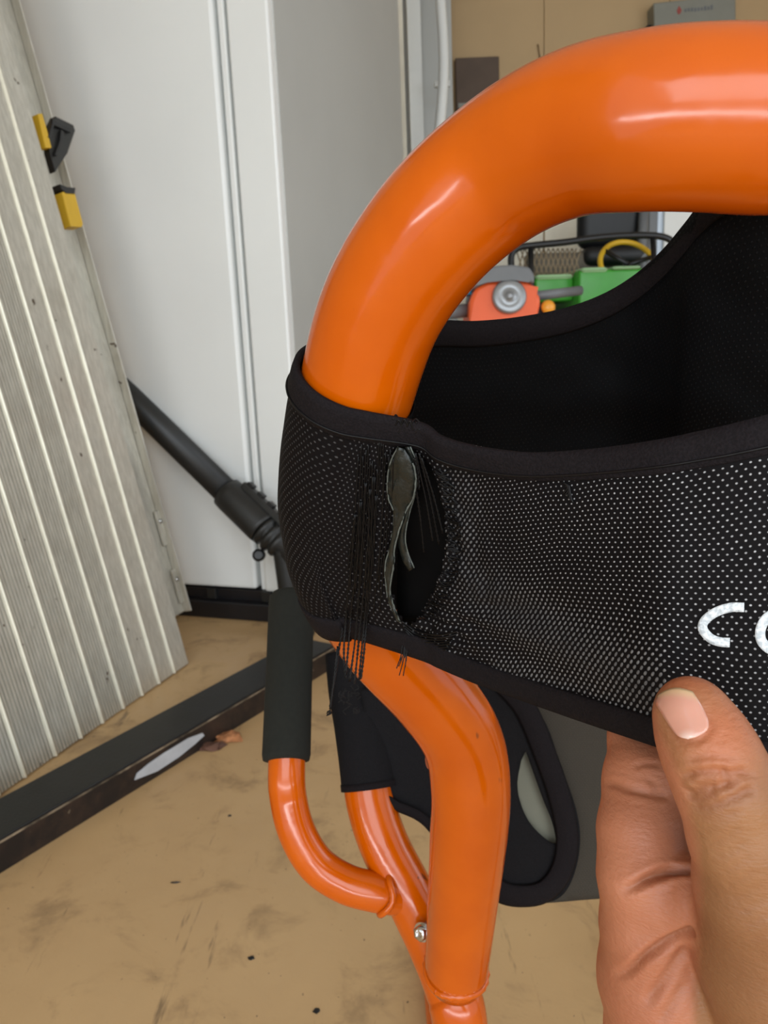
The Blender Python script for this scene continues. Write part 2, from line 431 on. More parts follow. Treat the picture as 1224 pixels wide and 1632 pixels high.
# breaker panel
ax, az = bwx(1030, 18); bx_, bz = bwx(1158, 6)
pan = empty('panel_box', BW[0]+BW[1]*((ax+bx_)/2)+Vector((0, 0, az-0.45)), 'grey steel control box with faded red and grey print, on the tan wall', 'box')
tilt = math.radians(3.5)
ctr = BW[0]+BW[1]*((ax+bx_)/2)+ez*((az+bz)/2)
e1 = (BW[1]*math.cos(tilt)+ez*math.sin(tilt)).normalized(); e3 = e1.cross(BW[2]).normalized()
e3 = e3 if e3.z > 0 else -e3
PF = (ctr-BW[2]*0.05, e1, BW[2], e3); pw = bx_-ax
box('box_body', (0, -0.0, -0.225), (pw, 0.10, 0.45), BOXGREY, pan, PF, 0.006)
box('slot', (-0.01, -0.054, -0.155), (pw*0.47, 0.012, 0.03), BLK, pan, PF, 0.004)
prism('emblem', [(-0.012, 0), (0, 0.02), (0.012, 0), (0.004, -0.016), (-0.006, -0.016)], 0.002, (PF[0]-BW[2]*0.0505+e1*(-0.075)+e3*(-0.045), e1, e3, -BW[2]), RED, pan)
for i in range(9):
    box('print_mark', (-0.045+i*0.0155, -0.0508, -0.047+random.uniform(-.002, .002)), (0.010, 0.001, 0.016+random.uniform(-.004, .004)), INK, pan, PF, 0)
box('side_latch', (-pw/2-0.012, 0.01, -0.13), (0.022, 0.05, 0.10), BLK, pan, PF, 0.004)
# brown board
ax, az = bwx(724, 98); bx_, _ = bwx(793, 96)
bb = empty('wall_board', BW[0]+BW[1]*((ax+bx_)/2)+ez*(az-0.42), 'small dark brown board with a pale strip mounted on the tan wall', 'board')
box('board', ((ax+bx_)/2, -0.03, az-0.21), (bx_-ax, 0.035, 0.42), BROWN, bb, BW, 0.004)
box('pale_strip', (ax+0.06, -0.049, az-0.215), (0.10, 0.004, 0.022), BOXGREY, bb, BW, 0)
# thin crack wire on wall
wx, wz = bwx(856, 80)
wpts = [BW[0]+BW[1]*(wx+dx)+ez*(wz+dz)-BW[2]*0.018 for dx, dz in ((0, 0.02), (0.012, -0.05), (0.008, -0.12), (0.014, -0.25), (0.0, -0.5))]
tag(tube('wire', wpts, 0.003, plain('tan_wire', (128, 104, 74), 0.6), None, 8, loc=wpts[-1]), 'thin brown wire running down the tan wall between two boxes', 'wire')

# ================================================================ ALUMINIUM PLANK
B0 = G(301, 1059); B1 = G(0, 1270)
upv = Vector((-0.180, 0.026, 0.983)).normalized()
nrm = (B1-B0).cross(upv).normalized()
if nrm.dot(CAM-B0) < 0: nrm = -nrm
def onp(px, py):
    r = P(px, py, 1)-CAM; t_ = (B0-CAM).dot(nrm)/r.dot(nrm); return CAM+r*t_
bd = (B1-B0).normalized()
def basepos(px, py):
    q = onp(px, py)-B0   # q = a*bd + b*upv
    A = np.array([[bd.dot(bd), bd.dot(upv)], [bd.dot(upv), upv.dot(upv)]]); s_ = np.linalg.solve(A, [q.dot(bd), q.dot(upv)])
    return s_[0]
rid = [0.0] + [basepos(x, y) for x, y in ((257, 1000), (227, 1000), (194, 1000), (157, 1000), (116, 1000), (73, 1000), (22, 1000), (45, 1236))]
rid[8] = basepos(10, 1150)
rid = sorted(rid)
rid = rid + [rid[-1]+0.062*k for k in range(1, 4)]
L = 2.2
pl = empty('aluminium_plank', B0, 'ribbed aluminium platform plank standing on end and leaning left against the wall', 'plank')
zlow = 0.004
def slat(a, b, ribs, first=False):
    """extruded profile between base positions a and b; ridge on the a side"""
    prof = []
    rw = 0.0042
    if first: prof += [(a, -0.012), (a, 0.0), (a+0.002, 0.0015)]
    else: prof += [(a+0.0004, -0.012), (a+0.0004, 0.0)]
    end = b-0.0002
    x = a+rw
    n = int((end-x)/0.0078) if ribs else 0
    if ribs:
        w = (end-x)/n
        for k in range(n):
            prof += [(x+w*k+w*0.15, 0.0), (x+w*k+w*0.25, -0.0042), (x+w*k+w*0.50, -0.0042), (x+w*k+w*0.60, 0.0)]
    prof += [(end-0.0004, 0.0), (end, -0.012)]
    V = []; Fc = []
    for s_ in (0, 1):
        for (x_, h_) in prof:
            base = B0+bd*x_
            V.append(base+nrm*h_+upv*(zlow if not s_ else L))
    n = len(prof)
    for i in range(n-1): Fc.append([i, i+1, n+i+1, n+i])
    Fc.append([0, n, 2*n-1, n-1]); Fc.append(list(range(n))[::-1]); Fc.append([n+i for i in range(n)])
    o = mesh('slat', V, Fc, ALU, pl, False)
    if not first:
        rp_ = [(a-0.003, 0.0), (a-0.002, 0.004), (a+0.0012, 0.0055), (a+0.0036, 0.0036), (a+0.0042, 0.0)]
        V = [B0+bd*x_+nrm*h_+upv*(zlow if s_ == 0 else L-0.001) for s_ in (0, 1) for (x_, h_) in rp_]
        m_ = len(rp_)
        Fc = [[i, i+1, m_+i+1, m_+i] for i in range(m_-1)]+[list(range(m_))[::-1], [m_+i for i in range(m_)]]
        mesh('ridge', V, Fc, ALUEDGE, o, False)
for i in range(len(rid)-1): slat(rid[i], rid[i+1], 3 <= i <= 7 or i > 8 or i == 8, i == 0)
# back frame of the plank and side rail
PFm = (B0, bd, upv, -nrm)
for a_ in (0.08, 0.35, 0.6):
    box('stiffener', (a_, L/2, 0.03), (0.03, L-0.1, 0.034), ALU, pl, PFm, 0.003)
# rail behind the right edge
qa = G(300, 985)-B0
ra = qa.dot(bd); rb = -qa.dot(nrm)
bm = bmesh.new(); add_box(bm, (ra/2-0.05, (L+0.14)/2, rb+0.01), (abs(ra)+0.20, L-0.1, 0.024), PFm, 0.003)
bm.free()
RF = (G(300, 985, 0.03), bd, upv, -nrm)
box('side_rail', (0.03, L/2+0.012, 0.012), (0.06, L-0.02, 0.02), ALU, pl, RF, 0.003)
box('side_rail', (0.004, L/2+0.012, -0.010), (0.006, L-0.02, 0.022), ALU, pl, RF, 0.001)
for hh_ in (0.10, 0.27):
    box('hinge_plate', (0.012, hh_, -0.004), (0.02, 0.10, 0.008), ALUEDGE if hh_ < 0 else ALU, pl, RF, 0.002)
    lathe('rivet', [(0.007, 0), (0.0065, 0.003), (0.003, 0.005)], RF[0]+bd*0.013+upv*(hh_+0.02)+nrm*0.008, nrm, STEEL, pl, 12)
# yellow latch pieces and black lever
def at_plank(px, py, off):
    r = P(px, py, 1)-CAM; o_ = B0-nrm*off; t_ = (o_-CAM).dot(nrm)/r.dot(nrm); return CAM+r*t_
def poly_on(name, pts, off, th, mat, parent):
    ps = [at_plank(x, y, off) for x, y in pts]; o_ = ps[0]
    fr = (o_, bd, upv, nrm)
    A = np.array([[1, bd.dot(upv)], [bd.dot(upv), 1]])
    out = []
    for p in ps:
        q = p-o_; s_ = np.linalg.solve(A, [q.dot(bd), q.dot(upv)]); out.append((s_[0], s_[1]))
    return prism(name, out, th, fr, mat, parent, 0.0012)
poly_on('yellow_guard', [(84, 312), (103, 306), (118, 362), (116, 367), (98, 366)], 0.05, 0.028, YELLOW, pl)
poly_on('guard_cap', [(80, 299), (92, 305), (105, 305), (104, 315), (90, 314), (82, 307)], 0.05, 0.03, DKPLASTIC, pl)
poly_on('yellow_guard', [(50, 186), (57, 185), (66, 218), (72, 240), (62, 240)], 0.045, 0.02, YELLOW, pl)
lv = poly_on('latch_lever', [(79, 189), (108, 203), (111, 212), (98, 248), (79, 278), (70, 246), (67, 215)], 0.05, 0.018, DKPLASTIC, pl)
poly_on('lever_rib', [(80, 190), (110, 205), (111, 213), (80, 199)], 0.03, 0.006, BLK, lv)
poly_on('lever_rib', [(80, 198), (84, 200), (77, 222), (73, 220)], 0.03, 0.006, BLK, lv)
poly_on('lever_rib', [(94, 208), (99, 210), (98, 224), (88, 250), (84, 248), (93, 226)], 0.03, 0.006, BLK, lv)

# ================================================================ STEEL BEAM ON THE FLOOR
a0 = G(0, 1393); a1 = G(421, 1133)
bx1 = (a1-a0).normalized(); by1 = Vector((-bx1.y, bx1.x, 0))
q = P(421, 1093, 1)-CAM; # height of the front top edge above a1's vertical plane
nn = by1; t_ = (a1-CAM).dot(nn)/q.dot(nn); hb = (CAM+q*t_).z
zt_ = G(421, 1048, hb); wb = (zt_-a1).dot(by1)
BF = (a0.copy(), bx1, by1, ez)
beam = empty('steel_beam', a0+bx1*0.4, 'long black steel beam with worn brown front face lying on the floor before the ribbed plank', 'beam')
Lb = (G(540, 1062)-a0).dot(bx1)
s0 = -0.5
box('top_flange', ((s0+Lb)/2, wb/2, hb-0.003), (Lb-s0, wb, 0.006), BLACKSTEEL, beam, BF, 0.0015)
box('front_web', ((s0+Lb)/2, 0.003, hb/2-0.003), (Lb-s0, 0.006, hb-0.006), RUSTY, beam, BF, 0.0015)
box('rear_web', ((s0+Lb)/2, wb-0.003, hb/2-0.003), (Lb-s0, 0.006, hb-0.006), BLACKSTEEL, beam, BF, 0.0015)
EDGEW = RUSTY.copy(); EDGEW.name = 'worn_bright_edge'
box('worn_edge', ((s0+Lb)/2, -0.0006, hb-0.006), (Lb-s0, 0.002, 0.0035), plain('worn_edge_paint', (120, 106, 88), 0.5, 0.2, var=0.8, nscale=25), beam, BF, 0.0005)
def beamx(px, py):
    r = P(px, py, 1)-CAM; t_ = (a0-CAM).dot(by1)/r.dot(by1); q = CAM+r*t_-a0; return q.dot(bx1), q.z
lab = [beamx(x, y) for x, y in ((214, 1243), (218, 1232), (236, 1217), (262, 1199), (300, 1176), (322, 1168), (325, 1172), (312, 1184), (285, 1206), (250, 1229))]
prism('label_strip', lab, 0.0015, (a0, bx1, ez, -by1), LABEL, beam)
# wood chips and crumbs
def chip(px, py, sx, sy, label, mat, seed):
    c = G(px, py); rnd = random.Random(seed); bm = bmesh.new()
    bmesh.ops.create_icosphere(bm, subdivisions=2, radius=1)
    for v in bm.verts:
        n_ = noise.noise(v.co*1.3+Vector((seed, 0, 0)))
        v.co = Vector((v.co.x*sx*(1+n_*0.7), v.co.y*sy*(1+n_*0.5), max(-0.2, v.co.z)*sx*0.3*(1+n_)))
        v.co += c+Vector((0, 0, sx*0.09))
    o = bmo('wood_chip', bm, mat, None, loc=c); return tag(o, label, 'debris', 'debris on the garage floor')
chip(364, 1177, 0.03, 0.022, 'light brown curled wood chip on the floor beside the black beam', CHIP, 3)
chip(335, 1192, 0.026, 0.016, 'dark reddish wood chip against the front of the black beam', plain('dark_chip', (92, 62, 48), 0.8, var=0.3), 5)
chip(400, 1527, 0.004, 0.0035, 'tiny dark crumb on the floor near the bottom of the photo, below the orange bend', BLK, 8)
chip(366, 1300, 0.003, 0.003, 'tiny dark speck on the floor between the beam label and the orange bend', BLK, 9)
chip(280, 1407, 0.006, 0.0015, 'thin dark sliver on the open tan floor left of the orange bend', BLK, 10)
chip(505, 1611, 0.004, 0.004, 'small dark brown crumb at the bottom edge of the floor', BLK, 11)

# ================================================================ BLACK POLE
ps = P(150, 578, 2.25); pe = P(447, 868, 2.06)
pole = empty('pole_stand', G(462, 1000), 'thick matt black pole with ribbed collar leaning across the white cabinet', 'pole')
dv = (pe-ps).normalized(); ln = (pe-ps).length
def along(px):   # point on the pole axis near pixel x
    best = min((abs((612+FPX*((ps+dv*(ln*k/200))-CAM).dot(Rt)/((ps+dv*(ln*k/200))-CAM).dot(Fw))-px), k) for k in range(260)); return ps+dv*(ln*best[1]/200)
j1 = along(362); j2 = along(422); j3 = along(452)
tube('shaft', [ps-dv*0.12, ps, j1+dv*0.02], 0.0365, DKPLASTIC, pole, 32)
prof = [(0.0385, -0.004), (0.0455, 0.0), (0.0470, 0.02), (0.0470, (j2-j1).length-0.01), (0.0455, (j2-j1).length)]
lathe('collar', prof, j1, dv, DKPLASTIC, pole, 32)
l2 = (j3-j2).length
prof = [(0.034, 0), (0.044, 0.004), (0.044, 0.014), (0.034, 0.018), (0.034, 0.026), (0.044, 0.030), (0.044, 0.040), (0.034, 0.044), (0.034, 0.052), (0.040, 0.056), (0.040, 0.066), (0.030, 0.07), (0.026, l2+0.05)]
lathe('ribbed_sleeve', prof, j2, dv, DKPLASTIC, pole, 32)
upn = (Up - dv*Up.dot(dv)).normalized(); sd = dv.cross(upn)
KF = ((j1+j2)/2, dv, sd, upn)
box('clip', (0.035, 0, 0.050), (0.17, 0.03, 0.022), DKPLASTIC, pole, KF, 0.005)
for k in range(4): box('clip_tooth', (-0.03+k*0.04, 0, 0.064), (0.02, 0.024, 0.010), BLK, pole, KF, 0.002)
lathe('lock_knob', [(0.01, 0), (0.017, 0.004), (0.017, 0.022), (0.01, 0.026)], j3-upn*0.062-dv*0.04, Fw*-1, BLK, pole, 18)
gb = G(466, 1012)
tube('post', catmull([j3+dv*0.0, Vector((gb.x, gb.y, j3.z-0.12)), Vector((gb.x, gb.y, 0.06)), Vector((gb.x, gb.y, 0.012))], 8), 0.03, DKPLASTIC, pole, 24)
lathe('foot', [(0.06, 0), (0.062, 0.006), (0.055, 0.016), (0.032, 0.03)], Vector((gb.x, gb.y, 0.0)), ez, DKPLASTIC, pole, 28)

# ================================================================ BACKGROUND MACHINES
# pale sheet steel box at right
q = P(1075, 360, 3.6)
bxw = empty('steel_locker', (q.x+0.12, 3.75, 0), 'pale blue-white steel locker standing behind the tractor', 'locker')
LF = (Vector((P(1050, 360, 3.5).x, P(1050, 360, 3.5).y, 0)), Vector((1, 0, 0)), Vector((0, 1, 0)), ez)
box('locker_body', (0.30, 0.22, 0.735), (0.60, 0.4, 1.43), PALEBLUE, bxw, LF, 0.006)
box('locker_door', (0.305, 0.012, 0.74), (0.56, 0.02, 1.36), WHITE2, bxw, LF, 0.004)
box('locker_handle', (0.06, -0.008, 0.8), (0.02, 0.02, 0.12), DKPLASTIC, bxw, LF, 0.003)
box('side_strip', (-0.022, 0.06, 0.735), (0.04, 0.1, 1.43), GREYP, bxw, LF, 0.004)

# tractor
T0 = P(950, 470, 2.9)
ty = 2.9
def Q(px, py, d): return P(px, py, d)
tr = empty('lawn_tractor', (T0.x, T0.y+0.5, 0), 'green lawn tractor with yellow steering wheel seen through the orange loop', 'tractor')
tyaw = math.radians(8)
TF = (Vector((T0.x, T0.y, 0)), Vector((math.cos(tyaw), math.sin(tyaw), 0)), Vector((-math.sin(tyaw), math.cos(tyaw), 0)), ez)
zt2 = T0.z  # height at pixel y 470
def tz(py, d=2.9): return P(950, py, d).z
zh = tz(430)
def hood_piece(x0, x1, za, zb_, mat, name, y=0.0, dep=0.5):
    bm = bmesh.new(); add_box(bm, ((x0+x1)/2, y+dep/2, (za+zb_)/2), (x1-x0, dep, zb_-za), TF, 0.012, 3); return bmo(name, bm, mat, tr, True)
def tx(px): return (P(px, 450, 2.9).x-T0.x)
hood_piece(tx(848), tx(912), tz(478), tz(440), GREEN, 'fender', 0.0)
hood_piece(tx(912), tx(1040), tz(492), tz(432), GREEN, 'hood', -0.05, 0.6)
hood_piece(tx(1005), tx(1120), tz(486), tz(438), GREEN, 'fender', 0.02)
hood_piece(tx(849), tx(910), tz(444), tz(436), LGREEN, 'fender_edge', -0.01, 0.3)
hood_piece(tx(915), tx(958), tz(437), tz(429), LGREEN, 'hood_edge', -0.06, 0.3)
hood_piece(tx(966), tx(1012), tz(434), tz(428), LGREEN, 'hood_edge', -0.06, 0.3)
hood_piece(tx(855), tx(1110), 0.42, tz(490), BLK, 'chassis', 0.05, 0.9)
hood_piece(tx(900), tx(1050), tz(505), tz(494), GREYP, 'bumper', -0.08, 0.2)
for xx in (tx(845), tx(1120)):
    lathe('wheel', [(0.06, -0.09), (0.24, -0.09), (0.27, -0.06), (0.27, 0.06), (0.24, 0.09), (0.06, 0.09)], TF[0]+TF[1]*xx+TF[2]*0.3+ez*0.27, TF[1], TYRE, tr, 32)
    lathe('wheel_hub', [(0.02, -0.11), (0.12, -0.10), (0.13, -0.095), (0.13, 0.095), (0.12, 0.10), (0.02, 0.11)], TF[0]+TF[1]*xx+TF[2]*0.3+ez*0.27, TF[1], YEL2, tr, 24)
# steering wheel
swc = P(1001, 422, 2.95); swn = (Vector((0, -0.75, 0.66))).normalized()
su = Vector((1, 0, 0)); sv = swn.cross(su)
swp = [swc+(su*math.cos(a)*0.105+sv*math.sin(a)*0.125) for a in [2*PI*k/40 for k in range(41)]]
sw = tube('steering_wheel', swp, 0.0105, YEL2, tr, 12, cap=False)
tube('steering_column', [swc, swc-swn*0.03, Vector((swc.x, swc.y+0.16, swc.z-0.35))], 0.02, BLK, tr, 12)
for a in (0.3, 2.4, 4.6): tube('spoke', [swc, swc+(su*math.cos(a)*0.105+sv*math.sin(a)*0.125)], 0.009, BLK, sw, 8)
# dash behind the wheel
box('dash', (tx(960), 0.40, tz(405)), (0.34, 0.06, 0.10), plain('dusty_brown_dash', (96, 88, 76), 0.7, var=0.25, nscale=20), tr, TF, 0.02)
# guard rack: rounded bar frame with expanded mesh
def bar(px, py, d=2.86): return P(px, py, d)
gp = catmull([bar(838, 470), bar(818, 436), bar(815, 408), bar(826, 395), bar(850, 391), bar(900, 386), bar(960, 378), bar(1020, 375), bar(1058, 378), bar(1074, 390), bar(1077, 415), bar(1075, 460)], 8)
gd = tube('guard_rail', gp, 0.0125, BLK, tr, 12)
tube('guard_upright', [bar(846, 394), bar(846, 440), bar(850, 480)], 0.010, BLK, tr, 12)
tube('guard_upright', [bar(1040, 378), bar(1044, 440), bar(1044, 480)], 0.010, BLK, tr, 12)
lst = []
for k in range(13):
    for s_ in (-1, 1):
        x0_ = 822+k*7.5
        a_ = bar(x0_, 396 if s_ > 0 else 440, 2.87); b_ = bar(x0_+14, 440 if s_ > 0 else 396, 2.87)
        lst.append(tube_geo([a_, b_], 0.0026, 6))
V, Fc = join_geo(lst); mg = mesh('expanded_mesh', V, Fc, plain('tan_dusty_mesh', (128, 112, 88), 0.7), tr); mg['kind'] = 'stuff'
# seat
sc_ = P(970, 338, 3.3)
SFm = (Vector((sc_.x, sc_.y, sc_.z)), Vector((1, 0, 0)), Vector((0, 1, 0)), ez)
bm = bmesh.new(); add_box(bm, (0, 0, 0.0), (0.27, 0.10, 0.30), SFm, 0.045, 4); bmo('backrest', bm, SEAT, tr, True)
bm = bmesh.new(); add_box(bm, (0, 0.02, -0.19), (0.27, 0.30, 0.08), SFm, 0.035, 4); bmo('seat', bm, SEAT, tr, True)
tube('roll_bar', [P(1026, 325, 3.25), P(1024, 380, 3.25), P(1026, 470, 3.2)], 0.02, GREYP, tr, 12)

# orange machine in front
D2 = 2.35
om = empty('orange_machine', P(800, 480, D2)-Vector((0, 0, P(800, 480, D2).z-0.0)), 'orange and grey garden machine with round silver cap and side bars', 'machine')
oc = P(806, 482, D2)
OF = (oc, Rt, Fw, Up)
pr = [(748, 520), (748, 478), (757, 458), (775, 448), (820, 443), (845, 447), (852, 462), (862, 470), (862, 486), (856, 505), (850, 530), (750, 535)]
k_ = D2/FPX
prism('housing', [((x-806)*k_, (482-y)*k_) for x, y in pr], 0.20, (oc+Fw*0.2, Rt, Up, -Fw), ORG2, om, 0.014)
pr = [(752, 462), (756, 436), (775, 427), (815, 424), (842, 428), (850, 440), (850, 455), (842, 449), (815, 445), (775, 449), (760, 458)]
prism('grey_cover', [((x-806)*k_, (482-y)*k_) for x, y in pr], 0.24, (oc+Fw*0.22, Rt, Up, -Fw), GREYP, om, 0.008)
lathe('silver_cap', [(0.052, 0), (0.052, 0.012), (0.046, 0.018), (0.03, 0.014), (0.012, 0.014), (0.010, 0.022), (0.004, 0.024)], P(811, 474, D2)-Fw*0.0, -Fw, SILV, om, 32)
tube('side_bar', [P(752, 494, D2+0.08), P(690, 500, D2+0.02)], 0.021, GREYP, om, 16)
tube('side_bar', [P(852, 472, D2+0.08), P(925, 463, D2+0.16)], 0.015, GREYP, om, 16)
tube('blue_cap', [P(746, 452, D2+0.05), P(744, 470, D2+0.05)], 0.018, BLUEP, om, 14)
lathe('amber_lamp', [(0.02, 0), (0.022, 0.006), (0.016, 0.014), (0.005, 0.018)], P(873, 490, D2+0.02), -Fw, AMBER, om, 20)
box('lamp_housing', (0.13, 0.08, -0.02), (0.065, 0.08, 0.06), BLK, om, OF, 0.008)
oz = oc.z
for xx in (-0.09, 0.07):
    tube('leg', [oc+Vector((xx, 0.12, -0.08)), Vector((oc.x+xx*2, oc.y+0.12, 0.015))], 0.016, BLK, om, 12)
box('base', (oc.x, oc.y+0.12, 0.02), (0.5, 0.35, 0.04), GREYP, om, None, 0.01)

# ================================================================ CHAIR (orange tube frame with torn mesh)
# main tube centre line: pixel x, pixel y, depth, radius
R0 = 0.019
mt = [(1224, 196, .1690), (1130, 193, .1715), (1030, 197, .1765), (910, 217, .1890), (795, 276, .2050), (690, 370, .218), (614, 482, .233),
      (574, 600, .249), (550, 720, .270), (541, 830, .293), (556, 925, .312), (610, 1018, .332), (690, 1108, .349), (737, 1180, .3605),
      (750, 1260, .369), (745, 1350, .382), (736, 1450, .400), (727, 1545, .418)]
Cw = [P(*q) for q in mt]
XM = 0.19
def mirror(p):
    """mirror about the chair's own middle plane"""
    q = p-CAM; a = q.dot(Rt); return CAM+q+Rt*(2*(XM-a))
left = list(Cw)
right = [mirror(p) for p in Cw[1:]]
mid = [Cw[0]+Rt*((XM-(Cw[0]-CAM).dot(Rt))*k)-Fw*0.003*min(1, (1-abs(k-1))*2.2)-Up*0.0006*(1-abs(k-1)) for k in (0.13, 0.28, 0.45, 0.7, 1.0, 1.3, 1.55, 1.72, 1.87)]
path_ctl = left[::-1] + mid + [mirror(Cw[0])] + right
path = [Vector(p) for p in catmull([tuple(p) for p in path_ctl], 10)]
basept = Vector((0.20, 0.42, 0))
chair = empty('tube_chair', basept, 'orange steel tube chair frame with torn black mesh backrest and foam grip', 'chair')
# slightly flattened towards the welded ends
rads = []
for i in range(len(path)):
    e = min(i, len(path)-1-i); rads.append(R0*(0.90+0.10*min(1, e/22)))
tube('main_tube', path, rads, ORANGE, chair, 48)
# small rear tube, lower leg
r2 = 0.0148
t2 = [(575, 1150, .475), (583, 1210, .468), (590, 1275, .462), (612, 1345, .455), (650, 1420, .449), (688, 1500, .446), (716, 1570, .443), (733, 1632, .440)]
p2 = [P(*q) for q in t2]
dlow = Vector((0.02, 0.10, -1)).normalized()
p2c = p2 + [p2[-1]+dlow*0.08, p2[-1]+dlow*0.2, p2[-1]+dlow*(p2[-1].z-0.02)/abs(dlow.z)]
p2c[-1].z = 0.0151
# shallow blend
path2 = [Vector(p) for p in catmull([tuple(p) for p in p2c], 8)]
tube('lower_tube', path2, [r2*1.07 if i > 50 else r2 for i in range(len(path2))], ORANGE, chair, 32)
path2m = [mirror(p) for p in path2]; zf = 0.0151
path2m = [p for p in path2m]
dz = path2m[-1].z-zf
tube('lower_tube', [p-Vector((0, 0, dz*max(0, (i-50))/(len(path2m)-51))) for i, p in enumerate(path2m)], r2, ORANGE, chair, 32)
footm = path2m[-1]-Vector((0, 0, dz))
tube('foot_bar', [path2[-1]-Rt*0.03, footm+Rt*0.03], 0.015, ORANGE, chair, 24)
tube('foot_bar', catmull([path2[-1], path2[-1]+Vector((0, 0.25, 0)), path2[-1]+Vector((0, 0.45, 0))], 3), 0.015, ORANGE, chair, 24)
tube('foot_bar', catmull([footm, footm+Vector((0, 0.25, 0)), footm+Vector((0, 0.45, 0))], 3), 0.015, ORANGE, chair, 24)
# weld rings
def weld(name, c, axis, r, rr, seed, mat=ORANGE):
    axis = axis.normalized(); u = axis.orthogonal().normalized(); w = axis.cross(u); pts = []; rd = []
    rn = random.Random(seed)
    for k in range(49):
        a = 2*PI*k/48; pts.append(c+(u*math.cos(a)+w*math.sin(a))*r+axis*0.0012*math.sin(a*3+seed)); rd.append(rr*(0.8+0.35*abs(math.sin(a*11+seed))))
    return tube(name, pts, rd, mat, chair, 10, cap=False)
ma = (Cw[-1]-Cw[-2]).normalized()
weld('weld_bead', Cw[-1]+ma*0.000, ma, 0.0160, 0.0022, 1)
# tapered closing collar
V, Fc = tube_geo([Cw[-1]-ma*0.004, Cw[-1]+ma*0.002, Cw[-1]+ma*0.008], [0.0172, 0.0166, 0.0150], 40)
mesh('end_collar', V, Fc, ORANGE, chair)
# J-bend side tube with foam grip
rj = 0.0108; dj = 0.448
jt = [(464, 962, .494), (462, 1060, .473), (457, 1215, .448), (460, 1275, .445), (475, 1330, .443), (505, 1378, .442), (550, 1408, .441), (600, 1422, .441), (640, 1428, .446)]
pj = [Vector(p) for p in catmull([tuple(P(*q)) for q in jt], 8)]
tube('side_tube', pj, rj, ORANGE, chair, 28)
jd = (pj[-1]-pj[-9]).normalized()
weld('weld_bead', P(612, 1425, .4395), jd, 0.0106, 0.0018, 2)
f0, f1 = P(465, 946, .497), P(456, 1214, .4485)
fd = (f1-f0).normalized(); fl = (f1-f0).length
lathe('foam_grip', [(0.0095, 0.0), (0.0125, 0.0006), (0.0142, 0.003), (0.0145, 0.008), (0.0142, fl*0.5), (0.0142, fl-0.004), (0.0136, fl-0.0008), (0.011, fl)], f0, fd, FOAM, chair, 40)
# bolt
bo = P(671, 1487, .425)
bn = (-Fw*0.8-Rt*0.55+Up*0.1).normalized()
bolt = lathe('bolt', [(0.0045, -0.006), (0.0045, 0.0), (0.0043, 0.0016), (0.003, 0.0026), (0.0016, 0.0026), (0.0014, 0.0016)], bo, bn, STEEL, chair, 6)
lathe('washer', [(0.0052, -0.0012), (0.0052, 0.0)], bo-bn*0.001, bn, STEEL, bolt, 20)
# second bolt half hidden at the inner bend
bo2 = P(688, 1213, .372); lathe('bolt', [(0.0045, -0.01), (0.0045, 0.0), (0.0035, 0.002)], bo2, -Rt*0.8-Fw*0.3, STEEL, chair, 12)

# ---- front mesh panel
def proj(p):
    q = p-CAM; d = q.dot(Fw); return 612+FPX*q.dot(Rt)/d, 816-FPX*q.dot(Up)/d, d
tubec = [Vector(p) for p in catmull([tuple(p) for p in Cw], 20)]
def nearest_y(y):   # index on centre line on the left arc
    return min(range(100, 260), key=lambda i: abs(proj(tubec[i])[1]-y))
RW = 0.0208
topx = [(640, 655), (665, 672), (700, 695), (760, 715), (850, 722), (950, 717), (1050, 703), (1150, 682), (1224, 662), (1330, 630), (1450, 600)]
botx = [(640, 1037), (665, 1047), (700, 1062), (760, 1088), (830, 1113), (950, 1155), (1055, 1190), (1140, 1215), (1224, 1232), (1330, 1255), (1450, 1270)]
depx = [(640, .2345), (665, .2325), (700, .2290), (760, .2230), (850, .2135), (950, .2025), (1050, .1920), (1150, .1845), (1224, .1810), (1330, .181), (1450, .190)]
def dpan(x, t): return ip(depx, x)+0.055*t*max(0, 1-(x-640)/400)
def ip(tab, x): return float(np.interp(x, [a for a, b in tab], [b for a, b in tab]))
colx = [668, 700, 740, 790, 850, 920, 990, 1055, 1110, 1165, 1224, 1330, 1450]
WR = [170, 150, 125, 100, 75, 50, 25, 0, -22]
yt0, yt1 = 598, 958
def row(t, n=12):
    yy = yt0+(yt1-yt0)*t; i = nearest_y(yy)
    # continuous centre
    c = tubec[i]; y_ = proj(c)[1]
    j = i+1 if y_ < yy else i-1
    yj = proj(tubec[j])[1]; f = 0 if abs(yj-y_) < 1e-6 else max(0, min(1, (yy-y_)/(yj-y_)))
    c = c.lerp(tubec[j], f)
    a = (tubec[min(i+4, len(tubec)-1)]-tubec[i-4]).normalized()
    e2 = (-Fw-a*(-Fw).dot(a)).normalized(); e1 = a.cross(e2)
    if e1.dot(-Rt) < 0: e1 = -e1
    bul = 1.0+0.10*math.sin(PI*t)
    wr = WR[:-2]+[0+24*t, -22+36*t]
    ctl = [tuple(c+(e2*math.cos(math.radians(w))+e1*math.sin(math.radians(w)))*RW*bul) for w in wr]
    for x in colx:
        y = ip(topx, x)*(1-t)+ip(botx, x)*t
        xx = x + (0 if x > 1100 else 0)
        d = dpan(x, t)
        d += 0.004*math.sin(PI*t)*math.exp(-((x-760)/70)**2)      # hollow right of the tear
        d -= 0.003*math.sin(PI*t)*math.exp(-((x-1000)/200)**2)
        ctl.append(tuple(P(xx, y, d)))
    return [Vector(q) for q in catmull(ctl, n)]
NT_ = 90; NU = 16
rows = [row(k/NT_, NU) for k in range(NT_+1)]
nu = len(rows[0])
